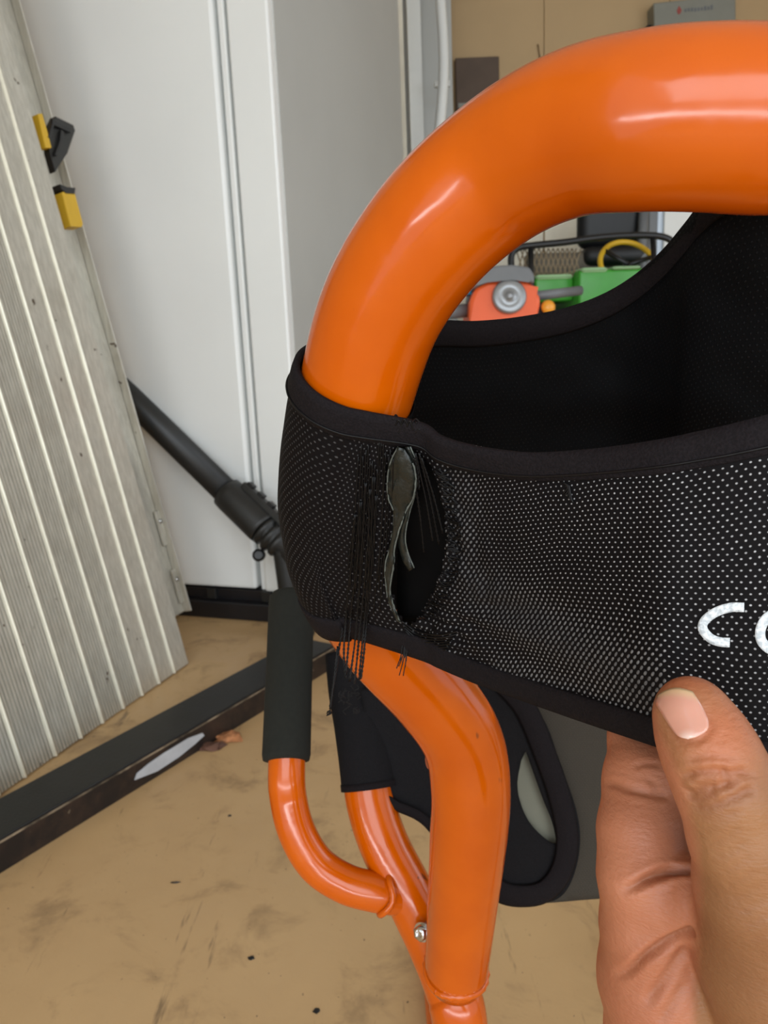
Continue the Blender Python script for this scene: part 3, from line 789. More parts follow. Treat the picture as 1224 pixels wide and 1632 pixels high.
# folds
def disp(k, i, p):
    t = k/NT_; x, y, d = proj(p)
    n = 0.0
    # bunching next to the tear
    if x > 560:
        w = math.exp(-((x-735)/55)**2)*math.exp(-((y-880)/170)**2)
        n += w*0.0016*noise.noise(Vector((x/16, y/30, 1.3)))
        w = math.exp(-((x-690)/60)**2)*math.exp(-((y-1020)/45)**2)
        n += w*0.0030*noise.noise(Vector((x/45+y/60, (y-x*0.25)/9, 4.0)))
        # radiating tension folds from the foot of the tear to the pinch
        dx, dy = x-690, y-960
        rr_ = math.hypot(dx, dy)+1e-6; an = math.atan2(dy, dx)
        w = max(0, min(1, (rr_-30)/60))*math.exp(-((rr_-190)/190)**2)
        n += w*0.0011*math.sin(an*13+0.6)*math.exp(-((an-0.25)/0.55)**2)
    else:
        w = math.exp(-((x-590)/45)**2)*math.exp(-((y-830)/170)**2)
        n += w*0.0006*math.sin(x/5.0+noise.noise(Vector((x/20, y/60, 0)))*3)
    n += 0.0004*noise.noise(Vector((x/70, y/70, 9)))
    return -n
V = []; UVs = []; strain = []; sheen_dim = []
# arc length along the middle row as u
mid_r = rows[NT_//2]; acc = [0.0]
for i in range(1, nu): acc.append(acc[-1]+(mid_r[i]-mid_r[i-1]).length)
def nrm_at(k, i):
    a_ = rows[k][min(i+1, nu-1)]-rows[k][max(i-1, 0)]; b_ = rows[min(k+1, NT_)][i]-rows[max(k-1, 0)][i]
    n_ = a_.cross(b_).normalized(); return n_
sgn = -1 if nrm_at(45, nu-40).dot(Fw) > 0 else 1
Nn = [[nrm_at(k, i)*sgn for i in range(nu)] for k in range(NT_+1)]
base_rows = rows
for k in range(NT_+1):
    for i in range(nu):
        p = base_rows[k][i]; q_ = p+Nn[k][i]*disp(k, i, p); V.append(q_)
        UVs.append((acc[i], (1-k/NT_)*0.078+0.012*math.exp(-((acc[i]-acc[-1]*0.35)/0.05)**2)))
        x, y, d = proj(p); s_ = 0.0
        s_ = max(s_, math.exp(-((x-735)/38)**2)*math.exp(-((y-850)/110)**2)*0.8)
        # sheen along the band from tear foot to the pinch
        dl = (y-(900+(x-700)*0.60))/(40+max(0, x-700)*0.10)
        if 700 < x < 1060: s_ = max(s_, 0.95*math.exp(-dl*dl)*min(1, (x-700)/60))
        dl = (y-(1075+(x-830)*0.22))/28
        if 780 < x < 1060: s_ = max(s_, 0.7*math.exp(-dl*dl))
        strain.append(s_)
        sheen_dim.append(max(0.16, min(1.0, 0.16+(x-560)/300*0.74)) if x < 860 else min(1.0, 0.9+(x-860)/1000))  # dots darken towards the tube: loss of sheen painted into their colour
lens = [(628, 712), (655, 708), (688, 745), (706, 800), (712, 860), (706, 905), (690, 945), (672, 985), (655, 1000), (636, 985), (622, 945), (616, 905), (628, 850), (634, 820), (622, 785), (616, 750)]
def inpoly(x, y, pl_):
    c_ = False; j = len(pl_)-1
    for i in range(len(pl_)):
        xi, yi = pl_[i]; xj, yj = pl_[j]
        if (yi > y) != (yj > y) and x < (xj-xi)*(y-yi)/(yj-yi)+xi: c_ = not c_
        j = i
    return c_
Fc = []
for k in range(NT_):
    for i in range(nu-1):
        c = (V[k*nu+i]+V[(k+1)*nu+i+1])/2; x, y, d = proj(c)
        jit = 5*noise.noise(Vector((x/7, y/9, 2)))
        if inpoly(x+jit, y+jit, lens): continue
        Fc.append([k*nu+i, k*nu+i+1, (k+1)*nu+i+1, (k+1)*nu+i])
f0_ = Fc[-1]; n0_ = (V[f0_[1]]-V[f0_[0]]).cross(V[f0_[3]]-V[f0_[0]])
if n0_.dot(Fw) > 0: Fc = [f_[::-1] for f_ in Fc]
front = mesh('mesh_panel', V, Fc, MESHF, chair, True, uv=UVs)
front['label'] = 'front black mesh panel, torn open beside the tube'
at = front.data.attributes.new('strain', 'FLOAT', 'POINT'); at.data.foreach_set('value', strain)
a2 = front.data.attributes.new('sheen_dim', 'FLOAT', 'POINT'); a2.data.foreach_set('value', sheen_dim)
so = front.modifiers.new('solid', 'SOLIDIFY'); so.thickness = 0.0007; so.offset = -1
bvh = BVHTree.FromPolygons([tuple(v) for v in V], Fc)
def onfront(px, py, off=0.0005):
    r = (P(px, py, 1)-CAM).normalized(); h_ = bvh.ray_cast(CAM, r)
    if h_[0] is None: return P(px, py, ip(depx, px))
    return h_[0]-r*off
# bindings
def binding(name, k0, k1, out, th, part_label=None):
    """raised webbing following panel rows k0..k1 (fractional beyond the edge allowed)"""
    V = []; m_ = 5; Fc = []
    ring = []
    for i in range(nu):
        a_ = base_rows[0][i] if k0 < NT_/2 else base_rows[NT_][i]
        b_ = base_rows[k1][i] if k0 < NT_/2 else base_rows[k0][i]
        nn_ = Nn[min(max(k0, 0), NT_)][i]
        if k0 >= NT_/2: a_, b_ = b_, a_
        dirv = (a_-b_) if k0 < NT_/2 else (b_-a_)
        sec = []
        for f, h_ in ((1.03, 0.0), (1.02, out), (0.75, out*1.25), (0.25, out*1.2), (0.03, out*0.8), (0.0, 0.0)):
            pt = (b_+(a_-b_)*f) if k0 < NT_/2 else (a_+(b_-a_)*f)
            sec.append(pt+nn_*h_)
        for f, h_ in ((0.05, -th), (0.98, -th)):
            pt = (b_+(a_-b_)*f) if k0 < NT_/2 else (a_+(b_-a_)*f)
            sec.append(pt+nn_*h_)
        V += sec
    n = 8
    for i in range(nu-1):
        for s_ in range(n):
            s2 = (s_+1) % n; Fc.append([i*n+s_, i*n+s2, (i+1)*n+s2, (i+1)*n+s_])
    Fc.append(list(range(n))); Fc.append([(nu-1)*n+s_ for s_ in range(n)])
    return mesh(name, V, Fc, WEB, front, True)
binding('edge_binding', 0, 10, 0.0011, 0.0012)
binding('edge_binding', 82, 90, 0.0010, 0.0012)
# stitch seam line on the top binding
for kk in (8,):
    pts = [base_rows[kk][i]+Nn[kk][i]*0.0015 for i in range(0, nu, 2)]
    tube('stitch_seam', pts, 0.00035, THREAD, front, 6)

# ---- liner seen through the tear
lr = []
for k in range(0, 31):
    t = 0.08+0.92*k/30; yy = yt0+(yt1-yt0)*t; i = nearest_y(yy); c = tubec[i]
    a = (tubec[i+4]-tubec[i-4]).normalized(); e2 = (-Fw-a*(-Fw).dot(a)).normalized(); e1 = a.cross(e2)
    if e1.dot(-Rt) < 0: e1 = -e1
    lr.append([c+(e2*math.cos(math.radians(w))+e1*math.sin(math.radians(w)))*0.0196 for w in range(70, -141, -10)])
n = len(lr[0]); V = [p for r_ in lr for p in r_]
Fc = [[k*n+i, k*n+i+1, (k+1)*n+i+1, (k+1)*n+i] for k in range(len(lr)-1) for i in range(n-1)]
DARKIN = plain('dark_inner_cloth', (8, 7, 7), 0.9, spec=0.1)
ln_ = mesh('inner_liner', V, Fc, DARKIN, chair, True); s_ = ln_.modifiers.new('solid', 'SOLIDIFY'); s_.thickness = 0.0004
# inner dark layer behind the hole (second cloth layer)
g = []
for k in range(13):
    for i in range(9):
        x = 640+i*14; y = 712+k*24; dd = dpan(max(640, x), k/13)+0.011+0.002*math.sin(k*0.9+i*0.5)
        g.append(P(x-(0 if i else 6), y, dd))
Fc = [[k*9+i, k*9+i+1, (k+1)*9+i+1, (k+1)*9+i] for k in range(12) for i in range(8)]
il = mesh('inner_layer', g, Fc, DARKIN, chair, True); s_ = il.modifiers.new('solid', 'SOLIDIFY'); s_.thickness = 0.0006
# torn film pieces
def ribbon(name, Lp, Rp, d0, mat, curl=0.0012, seed=0):
    """sheet between two pixel polylines lying at tear depth"""
    a = catmull([(x, y, 0) for x, y in Lp], 6); b = catmull([(x, y, 0) for x, y in Rp], 6)
    n_ = min(len(a), len(b)); V = []; m_ = 7
    for i in range(n_):
        for j in range(m_):
            f = j/(m_-1); x = a[i][0]*(1-f)+b[i][0]*f; y = a[i][1]*(1-f)+b[i][1]*f
            jx = (1.6*noise.noise(Vector((y/6, seed, j*0.3))) if j in (0, m_-1) else 0)
            d = d0(x, y)-curl*math.sin(PI*f)+0.0016*noise.noise(Vector((x/9, y/22, seed)))+0.0006*noise.noise(Vector((x/4, y/9, seed)))
            V.append(P(x+jx, y, d))
    Fc = [[i*m_+j, i*m_+j+1, (i+1)*m_+j+1, (i+1)*m_+j] for i in range(n_-1) for j in range(m_-1)]
    o = mesh(name, V, Fc, mat, chair, True); s_ = o.modifiers.new('solid', 'SOLIDIFY'); s_.thickness = 0.00025
    return o, a, b
dfront = lambda x, y: (onfront(x, y, 0)-CAM).dot(Fw)
def dtear(x, y):
    # depth of the torn cloth, interpolated from intact cloth left of the hole
    l = (onfront(600, y, 0)-CAM).dot(Fw); r_ = (onfront(735, y, 0)-CAM).dot(Fw)
    return l+(r_-l)*max(0, min(1, (x-600)/135))
f1_, a_, b_ = ribbon('torn_film', [(634, 712), (620, 745), (618, 790), (628, 820), (622, 870), (614, 900), (616, 940), (622, 965), (634, 990)],
       [(646, 716), (662, 750), (660, 790), (645, 820), (630, 870), (628, 900), (622, 940), (628, 965), (638, 992)], lambda x, y: dtear(x, y)-0.0006, LINER, seed=1)
edge = [P(q[0]-0.5, q[1], dtear(q[0], q[1])-0.0012) for q in b_[4:]]
tube('frayed_edge', [p+Rt*0.0002*noise.noise(Vector((i*0.9, 0, 0))) for i, p in enumerate(edge)], [0.00022+0.00012*abs(math.sin(i*1.7)) for i in range(len(edge))], FRAY, f1_, 6)
edge = [P(q[0], q[1], dtear(q[0], q[1])-0.0010) for q in a_]
tube('frayed_edge', [p+Rt*0.00025*noise.noise(Vector((i*0.8, 5, 0))) for i, p in enumerate(edge)], [0.00018+0.0001*abs(math.sin(i*2.1)) for i in range(len(edge))], FRAY, f1_, 6)
f2_, a_, b_ = ribbon('torn_film', [(646, 712), (655, 745), (652, 790), (640, 830), (634, 862), (642, 892), (652, 910)],
       [(654, 712), (666, 745), (662, 785), (652, 820), (646, 855), (650, 880), (660, 905)], lambda x, y: dtear(x, y)+0.002, LINER, seed=3)
tube('frayed_edge', [P(q[0], q[1], dtear(q[0], q[1])+0.0012) for q in b_], 0.00022, FRAY, f2_, 6)

# ---- threads
def thread(pts, r=0.00032, on=True, off=0.0012, twist=True, parent=None, name='loose_thread', depth=None):
    c = []
    for (x, y) in pts:
        if depth is not None: c.append(tuple(P(x, y, depth(x, y))))
        else: c.append(tuple(onfront(x, y, off)))
    pth = [Vector(q) for q in catmull(c, 10)]
    if twist:
        lst = []
        for ph in (0, PI):
            pp_ = []; s_ = 0
            for i, p in enumerate(pth):
                if i: s_ += (p-pth[i-1]).length
                an = s_*2*PI/0.0034+ph; pp_.append(p+Rt*math.cos(an)*r*0.8-Fw*math.sin(an)*r*0.8)
            lst.append(tube_geo(pp_, r*0.75, 5))
        V, Fc = join_geo(lst); return mesh(name, V, Fc, THREAD, parent or front)
    return tube(name, pth, r, THREAD, parent or front, 5)
dhang = lambda x, y: 0.262+max(0, y-700)*0.000105
hang = [[(583, 770), (578, 860), (572, 950), (566, 1020), (557, 1086)], [(590, 780), (586, 880), (578, 960), (571, 1030), (565, 1090)],
        [(596, 760), (590, 880), (583, 970), (577, 1030), (572, 1084)], [(575, 800), (569, 900), (560, 970), (557, 1010), (551, 1075)],
        [(600, 790), (594, 890), (585, 980), (580, 1040), (575, 1082)], [(566, 820), (560, 900), (552, 980), (548, 1040), (551, 1080)]]
def hd(x, y):
    if y < 985: return (onfront(x, y, 0.0012)-CAM).dot(Fw)
    return (onfront(x, 985, 0.0012)-CAM).dot(Fw)-0.0006
for h_ in hang: thread(h_, 0.00038, depth=hd)
thread([(524, 870), (518, 930), (511, 975), (538, 1030), (532, 1085), (526, 1130)][3:], 0.00034, depth=hd)
thread([(546, 1000), (541, 1030), (536, 1065), (530, 1100), (526, 1128)], 0.00036, depth=hd)
kn = P(525, 1136, hd(525, 1136))
lst = [tube_geo([kn+Vector((random.uniform(-1, 1), random.uniform(-1, 1), random.uniform(-1, 1)))*0.0011 for _ in range(4)], 0.00028, 5) for _ in range(5)]
V, Fc = join_geo(lst); mesh('thread_knot', V, Fc, THREAD, front)
# fine vertical threads left of the hole
for q in range(16):
    x = 566+q*3.6+random.uniform(-1, 1); y0 = 700+random.uniform(0, 60); y1 = 930+random.uniform(-40, 60)
    thread([(x+6, y0), (x+2+random.uniform(-2, 2), (y0+y1)/2), (x-8+random.uniform(-3, 3), y1)], 0.00022, twist=False, off=0.0007)
# long strands crossing the hole
for (x0_, y0_, x1_, y1_) in ((662, 722, 690, 862), (668, 722, 700, 868), (672, 730, 706, 850), (655, 735, 676, 880), (660, 730, 668, 780)):
    thread([(x0_, y0_), ((x0_+x1_)/2+2, (y0_+y1_)/2), (x1_, y1_)], 0.0003, depth=lambda x, y: dtear(x, y)-0.0002)
# bunched fray right of the hole and at the foot
for q in range(70):
    y = 750+q*3.5+random.uniform(-3, 3); x = 706+18*math.sin((y-760)/240*PI)-max(0, y-900)*0.35+random.uniform(-4, 4)
    thread([(x-9, y-3), (x, y+random.uniform(-5, 5)), (x+random.uniform(6, 14), y+random.uniform(-6, 9))], 0.00026, twist=False, off=0.0006)
for q in range(7):
    y = 1000+q*5
    thread([(640+q*2, y-10), (665, y+6), (700, y+12-q), (730-q*3, y+6)], 0.00032, twist=False, off=0.0006)
for q in range(9):
    x = 640+random.uniform(-5, 9); l_ = random.uniform(10, 40)
    thread([(x+3, 1028), (x+1, 1034+l_*0.4), (x-3+random.uniform(-4, 3), 1038+l_)], 0.0002, twist=False, depth=lambda xx, yy: (onfront(640, 1025, 0.0012)-CAM).dot(Fw))
# fuzzy tuft on the lower sleeve
for q in range(26):
    x = random.uniform(540, 575); y = random.uniform(1092, 1132)
    thread([(x, y), (x+random.uniform(-4, 4), y+random.uniform(2, 6)), (x+random.uniform(-6, 6), y+random.uniform(3, 9))], 0.00028, twist=False, depth=lambda xx, yy: 0.40, name='fuzz_thread')
# little tuft on the top right of the cloth
for q in range(6):
    thread([(897+q*2, 768+q), (905+q, 776+q*3), (898+q*3, 786+q*3)], 0.00028, twist=False, off=0.0006)
for q in range(9):
    x = 626+q*4.5; y = 672+random.uniform(-4, 20); thread([(x, y), (x+5, y-7+random.uniform(-3, 3)), (x+11, y+random.uniform(-3, 6))], 0.0003, twist=False, off=0.0014)

# ---- letters: C and O in white print
def letter(poly_pts, w, name):
    c = catmull([(x, y, 0) for x, y in poly_pts], 8); V = []; n_ = len(c)
    for i in range(n_):
        t_ = c[min(i+1, n_-1)]-c[max(i-1, 0)]; t_ = t_/np.linalg.norm(t_); nn_ = np.array([-t_[1], t_[0], 0])
        for s_ in (-1, -0.33, 0.33, 1):
            q = c[i]+nn_*w/2*s_; V.append(onfront(q[0], q[1], 0.00035))
    Fc = [[i*4+j, i*4+j+1, i*4+j+5, i*4+j+4] for i in range(n_-1) for j in range(3)]
    o = mesh(name, V, Fc, WHITEINK, front, True); s_ = o.modifiers.new('solid', 'SOLIDIFY'); s_.thickness = 0.0003; s_.offset = 0; return o
letter([(1186, 968), (1165, 968), (1142, 975), (1124, 988), (1120, 1002), (1132, 1017), (1148, 1023), (1163, 1024)], 15, 'letter_c')
letter([(1262, 976), (1240, 976), (1222, 985), (1212, 1003), (1214, 1022), (1230, 1036), (1252, 1036), (1268, 1022), (1274, 1000), (1266, 982), (1250, 976)], 16, 'letter_o')

# ---- upper back panel
bt = [(622, 545, .262), (660, 520, .268), (700, 514, .276), (760, 515, .286), (830, 508, .293), (900, 494, .295), (960, 472, .291), (1010, 442, .283), (1055, 402, .270), (1092, 358, .256), (1118, 325, .246), (1160, 290, .236), (1224, 262, .225), (1330, 250, .215), (1450, 250, .205)]
bb_ = [(600, 1000, .335), (660, 1010, .345), (700, 1010, .350), (760, 1012, .352), (830, 1015, .350), (900, 1015, .345), (960, 1010, .338), (1010, 1000, .332), (1055, 1000, .325), (1092, 1000, .318), (1118, 1000, .312), (1160, 1000, .305), (1224, 1000, .3), (1330, 1000, .29), (1450, 1000, .28)]
ct = catmull([tuple(P(*q)) for q in bt], 8); cb = catmull([tuple(P(*q)) for q in bb_], 8)
V = []; UVs = []; NV = 40; n_ = len(ct); acc2 = 0
for i in range(n_):
    if i: acc2 += np.linalg.norm(ct[i]-ct[i-1])
    for k in range(NV+1):
        t = k/NV; p = Vector(ct[i]*(1-t)+cb[i]*t)
        x, y, d = proj(p)
        s_ = 0.016*math.sin(PI*t)+0.0025*noise.noise(Vector((x/90, y/60, 3)))
        V.append(p+Fw*s_); UVs.append((acc2, t*0.12))
Fc = [[i*(NV+1)+k, i*(NV+1)+k+1, (i+1)*(NV+1)+k+1, (i+1)*(NV+1)+k] for i in range(n_-1) for k in range(NV)]
back = mesh('back_panel', V, Fc, MESHB, chair, True, uv=UVs); s_ = back.modifiers.new('solid', 'SOLIDIFY'); s_.thickness = 0.0012; s_.offset = 0
back['label'] = 'rear black mesh layer behind the torn front layer'
cpts = [Vector(c) for c in ct]
V = []
for i, c in enumerate(cpts):
    dn = (Vector(cb[i])-c).normalized()
    for f, h_ in ((-0.0008, 0), (-0.0006, -0.0012), (0.004, -0.0018), (0.0085, -0.0016), (0.009, 0.001), (0.0, 0.001)): V.append(c+dn*f+Fw*h_)
n = 6; Fc = [[i*n+s_, i*n+(s_+1) % n, (i+1)*n+(s_+1) % n, (i+1)*n+s_] for i in range(len(cpts)-1) for s_ in range(n)]
mesh('edge_binding', V, Fc, WEB, back, True)

# ---- lower cloth: sleeve on the rear tube, strap loop with hole, grey sheer panel
def pxsheet(name, outline, hole, dfun, mat, parent, th=0.0014, step=7):
    """cloth sheet filling an outline given as seen, each point at its own depth"""
    xs_ = [p[0] for p in outline]; ys_ = [p[1] for p in outline]
    V = []; idx = {}; Fc = []; UVs = []
    def vid(i, j):
        if (i, j) not in idx:
            idx[(i, j)] = len(V); x = i*step; y = j*step; V.append([x, y]); 
        return idx[(i, j)]
    for i in range(int(min(xs_)//step)-1, int(max(xs_)//step)+2):
        for j in range(int(min(ys_)//step)-1, int(max(ys_)//step)+2):
            cx, cy = (i+.5)*step, (j+.5)*step
            if inpoly(cx, cy, outline) and not (hole and inpoly(cx, cy, hole)):
                Fc.append([vid(i, j), vid(i+1, j), vid(i+1, j+1), vid(i, j+1)])
    # snap border vertices to the outline
    cnt = {}
    for f in Fc:
        for e in range(4):
            k_ = tuple(sorted((f[e], f[(e+1) % 4]))); cnt[k_] = cnt.get(k_, 0)+1
    border = {v for k_, c_ in cnt.items() if c_ == 1 for v in k_}
    def snap(x, y):
        best = None
        for pl_ in ([outline]+([hole] if hole else [])):
            for a in range(len(pl_)):
                x0_, y0_ = pl_[a]; x1_, y1_ = pl_[(a+1) % len(pl_)]
                dx, dy = x1_-x0_, y1_-y0_; t = max(0, min(1, ((x-x0_)*dx+(y-y0_)*dy)/(dx*dx+dy*dy+1e-9)))
                qx, qy = x0_+t*dx, y0_+t*dy; dd = (qx-x)**2+(qy-y)**2
                if best is None or dd < best[0]: best = (dd, qx, qy)
        return best[1], best[2]
    W_ = []
    for i, (x, y) in enumerate(V):
        if i in border: x, y = snap(x, y)
        W_.append(P(x, y, dfun(x, y))); UVs.append((x*0.0004, y*0.0004))
    o = mesh(name, W_, Fc, mat, parent, True, uv=UVs)
    s_ = o.modifiers.new('solid', 'SOLIDIFY'); s_.thickness = th; s_.offset = 0
    return o
def dense(pts, n=6): return [(q[0], q[1]) for q in catmull([(x, y) for x, y in pts], n)]
# sleeve around lower tube
sl = [P(*q) for q in ((560, 1040, .490), (566, 1100, .483), (575, 1150, .475), (583, 1205, .4685), (589, 1256, .4635))]
V, Fc = tube_geo([Vector(q) for q in catmull([tuple(p) for p in sl], 8)], [0.0168]*33, 32, cap=False)
slv = mesh('sleeve', V, Fc, SLEEVE, chair, True); s_ = slv.modifiers.new('solid', 'SOLIDIFY'); s_.thickness = 0.001
slv['label'] = 'charcoal cloth sleeve around the rear tube'
V, Fc = tube_geo([sl[-1]-(sl[-1]-sl[-2]).normalized()*0.004, sl[-1]], 0.0173, 32, cap=False)
m_ = mesh('sleeve_hem', V, Fc, WEB, slv, True); s_ = m_.modifiers.new('solid', 'SOLIDIFY'); s_.thickness = 0.0014
dlo = lambda x, y: 0.462+0.00006*(x-600) - 0.00003*(y-1200) + 0.004*math.sin(x/60)
out1 = [(575, 1100)]+dense([(640, 1080), (760, 1070), (830, 1100), (868, 1150), (892, 1215), (918, 1290), (924, 1345), (912, 1400), (888, 1432), (845, 1438), (792, 1428), (740, 1385), (700, 1345), (668, 1310), (625, 1290)])+[(600, 1250)]
hole1 = dense([(838, 1195), (848, 1225), (866, 1275), (880, 1310), (886, 1344), (866, 1334), (842, 1308), (828, 1276), (824, 1246), (830, 1212)], 3)
lowp = pxsheet('lower_back_panel', out1, hole1, dlo, SLEEVE, chair)
lowp['label'] = 'charcoal lower cloth panel with a leaf-shaped opening'
def strap(pts, w, name='edge_binding', dd=-0.0025, th=0.0016):
    c = catmull([(x, y, 0) for x, y in pts], 8); V = []; n_ = len(c)
    for i in range(n_):
        t_ = c[min(i+1, n_-1)]-c[max(i-1, 0)]; t_ = t_/np.linalg.norm(t_); nn_ = np.array([-t_[1], t_[0], 0])
        for s_, h_ in ((-1, 0), (-0.8, -th), (0, -th*1.2), (0.8, -th), (1, 0), (0, th)):
            q = c[i]+nn_*w/2*s_; V.append(P(q[0], q[1], dlo(q[0], q[1])+dd+h_))
    n = 6; Fc = [[i*n+k, i*n+(k+1) % n, (i+1)*n+(k+1) % n, (i+1)*n+k] for i in range(n_-1) for k in range(n)]
    Fc += [list(range(n)), [(n_-1)*n+k for k in range(n)]]
    return mesh(name, V, Fc, WEB, lowp, True)
strap([(800, 1085), (838, 1130), (868, 1200), (892, 1270), (904, 1335), (896, 1385), (872, 1418), (838, 1428), (796, 1420), (745, 1378), (706, 1340)], 36)
strap([(600, 1262), (630, 1283), (668, 1300), (700, 1330)], 16)
# grey sheer panel further back
out2 = [(880, 1085), (1000, 1080), (1250, 1080), (1450, 1090), (1450, 1420), (1250, 1424), (1100, 1428), (980, 1430), (925, 1434), (880, 1438), (840, 1440), (838, 1380), (845, 1200)]
dgr = lambda x, y: 0.492+0.00004*(x-900)-0.00003*(y-1200)
out2 = [(840, 1085)]+out2[1:]
grey = pxsheet('sheer_panel', out2, [(815, 1150), (835, 1150), (905, 1372), (898, 1388), (815, 1388)], dgr, MESHG, chair, step=9)
grey['label'] = 'grey sheer mesh panel low behind the hand'
ins = pxsheet('mesh_insert', dense([(838, 1188), (852, 1225), (870, 1275), (886, 1310), (892, 1350), (866, 1342), (838, 1312), (822, 1276), (818, 1246), (826, 1205)], 3), None, lambda x, y: dlo(x, y)+0.006, INSERT, lowp)
ins['label'] = 'grey-green sheer cloth behind the leaf-shaped opening'
# cross tube hidden inside lower cloth
tube('cross_tube', [P(575, 1062, .488), Cw[-1]*0+P(900, 1062, .50), P(1250, 1062, .505), mirror(P(575, 1062, .488))], 0.010, ORANGE, chair, 20)

# ================================================================ HAND
def cpt(px, py, d):
    return np.array(P(px, py, d), dtype=np.float32)
def build_hand():
    # round cones: (pixel x, y, depth, radius mm)
    chains = {
      'thumb': [(1100, 1133, .1660, 7.4), (1112, 1160, .1650, 8.6), (1134, 1205, .1625, 9.6), (1158, 1258, .1620, 10.0), (1180, 1330, .1635, 10.4), (1205, 1410, .168, 12.6), (1238, 1520, .178, 18.0), (1290, 1640, .192, 24.0)],
      'little': [(1024, 1090, .2260, 8.6), (1022, 1175, .2160, 8.6), (1022, 1245, .2060, 9.6), (1021, 1325, .1990, 10.5), (1022, 1395, .1945, 10.4), (1038, 1470, .1965, 12.8)],
      'ring': [(1112, 1060, .2100, 8.0), (1110, 1150, .2110, 9.2), (1105, 1260, .2130, 9.8), (1098, 1370, .211, 10.2), (1105, 1480, .210, 13)],
      'middle': [(1185, 1030, .2055, 8.4), (1190, 1130, .2075, 9.6), (1180, 1260, .211, 10.2), (1170, 1380, .208, 10.8), (1180, 1480, .212, 14)],
      'index': [(1262, 1090, .199, 8.0), (1252, 1160, .198, 9.2), (1258, 1230, .200, 9.8), (1262, 1350, .206, 10.5), (1260, 1480, .212, 14)],
      'palm1': [(1040, 1475, .197, 13.2), (1055, 1560, .201, 16.0), (1085, 1660, .207, 19.5), (1140, 1790, .216, 22.0)],
      'palm2': [(1110, 1460, .208, 14.0), (1150, 1560, .212, 19.0), (1200, 1700, .218, 22.0)],
      'palm3': [(1200, 1460, .212, 14.0), (1240, 1560, .212, 19.0), (1270, 1700, .216, 22.0)],
      'fold': [(1068, 1440, .190, 9.0), (1110, 1432, .186, 9.5)],
      'wrist': [(1200, 1760, .216, 26.0), (1290, 1950, .226, 26.0), (1400, 2160, .238, 28.0)],
    }
    kk = {'thumb': 0.0022, 'little': 0.0015, 'ring': 0.0015, 'middle': 0.0015, 'index': 0.0015, 'palm1': 0.006, 'palm2': 0.008, 'palm3': 0.008, 'fold': 0.003, 'wrist': 0.012}
    allp = np.array([cpt(*q[:3]) for c in chains.values() for q in c]); rm = 0.032
    lo = allp.min(0)-rm; hi = allp.max(0)+rm
    h = 0.00085
    ax_ = [np.arange(lo[i], hi[i], h, dtype=np.float32) for i in range(3)]
    nx, ny, nz = [len(a) for a in ax_]
    Xg, Yg, Zg = np.meshgrid(*ax_, indexing='ij')
    D = np.full((nx, ny, nz), 0.05, np.float32)
    order = ['wrist', 'palm2', 'palm3', 'palm1', 'middle', 'index', 'ring', 'little', 'fold', 'thumb']
    for name in order:
        c = chains[name]; k = kk[name]; E = np.full_like(D, 0.05)
        for a, b in zip(c[:-1], c[1:]):
            A = cpt(*a[:3]); B = cpt(*b[:3]); ra, rb = a[3]/1000, b[3]/1000
            m = max(ra, rb)+0.016
            sl_ = []
            for i in range(3):
                l_ = max(0, int((min(A[i], B[i])-m-lo[i])/h)); u_ = min(len(ax_[i]), int((max(A[i], B[i])+m-lo[i])/h)+2); sl_.append(slice(l_, u_))
            sl_ = tuple(sl_)
            x, y, z = Xg[sl_], Yg[sl_], Zg[sl_]; d_ = B-A; L2 = float(d_ @ d_)
            t = np.clip(((x-A[0])*d_[0]+(y-A[1])*d_[1]+(z-A[2])*d_[2])/L2, 0, 1)
            dist = np.sqrt((x-A[0]-t*d_[0])**2+(y-A[1]-t*d_[1])**2+(z-A[2]-t*d_[2])**2)-(ra+(rb-ra)*t)
            e = E[sl_]; kx = 0.003; hh = np.maximum(kx-np.abs(e-dist), 0)/kx
            E[sl_] = np.minimum(e, dist)-hh*hh*kx*0.25
        hh = np.maximum(k-np.abs(D-E), 0)/k
        D = np.minimum(D, E)-hh*hh*k*0.25
    # surface nets
    s = D < 0
    c0 = np.zeros((nx-1, ny-1, nz-1), np.int8)
    for i in (0, 1):
        for j in (0, 1):
            for k in (0, 1): c0 += s[i:nx-1+i, j:ny-1+j, k:nz-1+k]
    act = (c0 > 0) & (c0 < 8); ids = -np.ones(act.shape, np.int64); ii = np.argwhere(act); ids[act] = np.arange(len(ii))
    acc_ = np.zeros((len(ii), 3), np.float64); cn = np.zeros(len(ii))
    cor = [(i, j, k) for i in (0, 1) for j in (0, 1) for k in (0, 1)]
    for a in cor:
        for b in cor:
            if sum(abs(a[i]-b[i]) for i in range(3)) == 1 and a < b:
                va = D[ii[:, 0]+a[0], ii[:, 1]+a[1], ii[:, 2]+a[2]]; vb = D[ii[:, 0]+b[0], ii[:, 1]+b[1], ii[:, 2]+b[2]]
                mk = (va < 0) != (vb < 0); t = np.where(mk, va/(va-vb+1e-12), 0)
                for i in range(3): acc_[:, i] += np.where(mk, a[i]+(b[i]-a[i])*t, 0)
                cn += mk
    Vv = (ii+acc_/cn[:, None])*h+lo
    quads = []
    for axn in range(3):
        s0 = [slice(0, n_-1) for n_ in (nx, ny, nz)]
        sa = s.copy()
        sl0 = [slice(1, n_-1) for n_ in (nx, ny, nz)]; sl0[axn] = slice(0, (nx, ny, nz)[axn]-1)
        sl1 = list(sl0); sl1[axn] = slice(1, (nx, ny, nz)[axn])
        a_, b_ = s[tuple(sl0)], s[tuple(sl1)]; ch = np.argwhere(a_ != b_)
        off = [1, 1, 1]; off[axn] = 0; ch = ch+off
        o1, o2 = [(1, 2), (2, 0), (0, 1)][axn]
        def gid(d1, d2):
            q = ch.copy(); q[:, o1] -= d1; q[:, o2] -= d2; return ids[q[:, 0], q[:, 1], q[:, 2]]
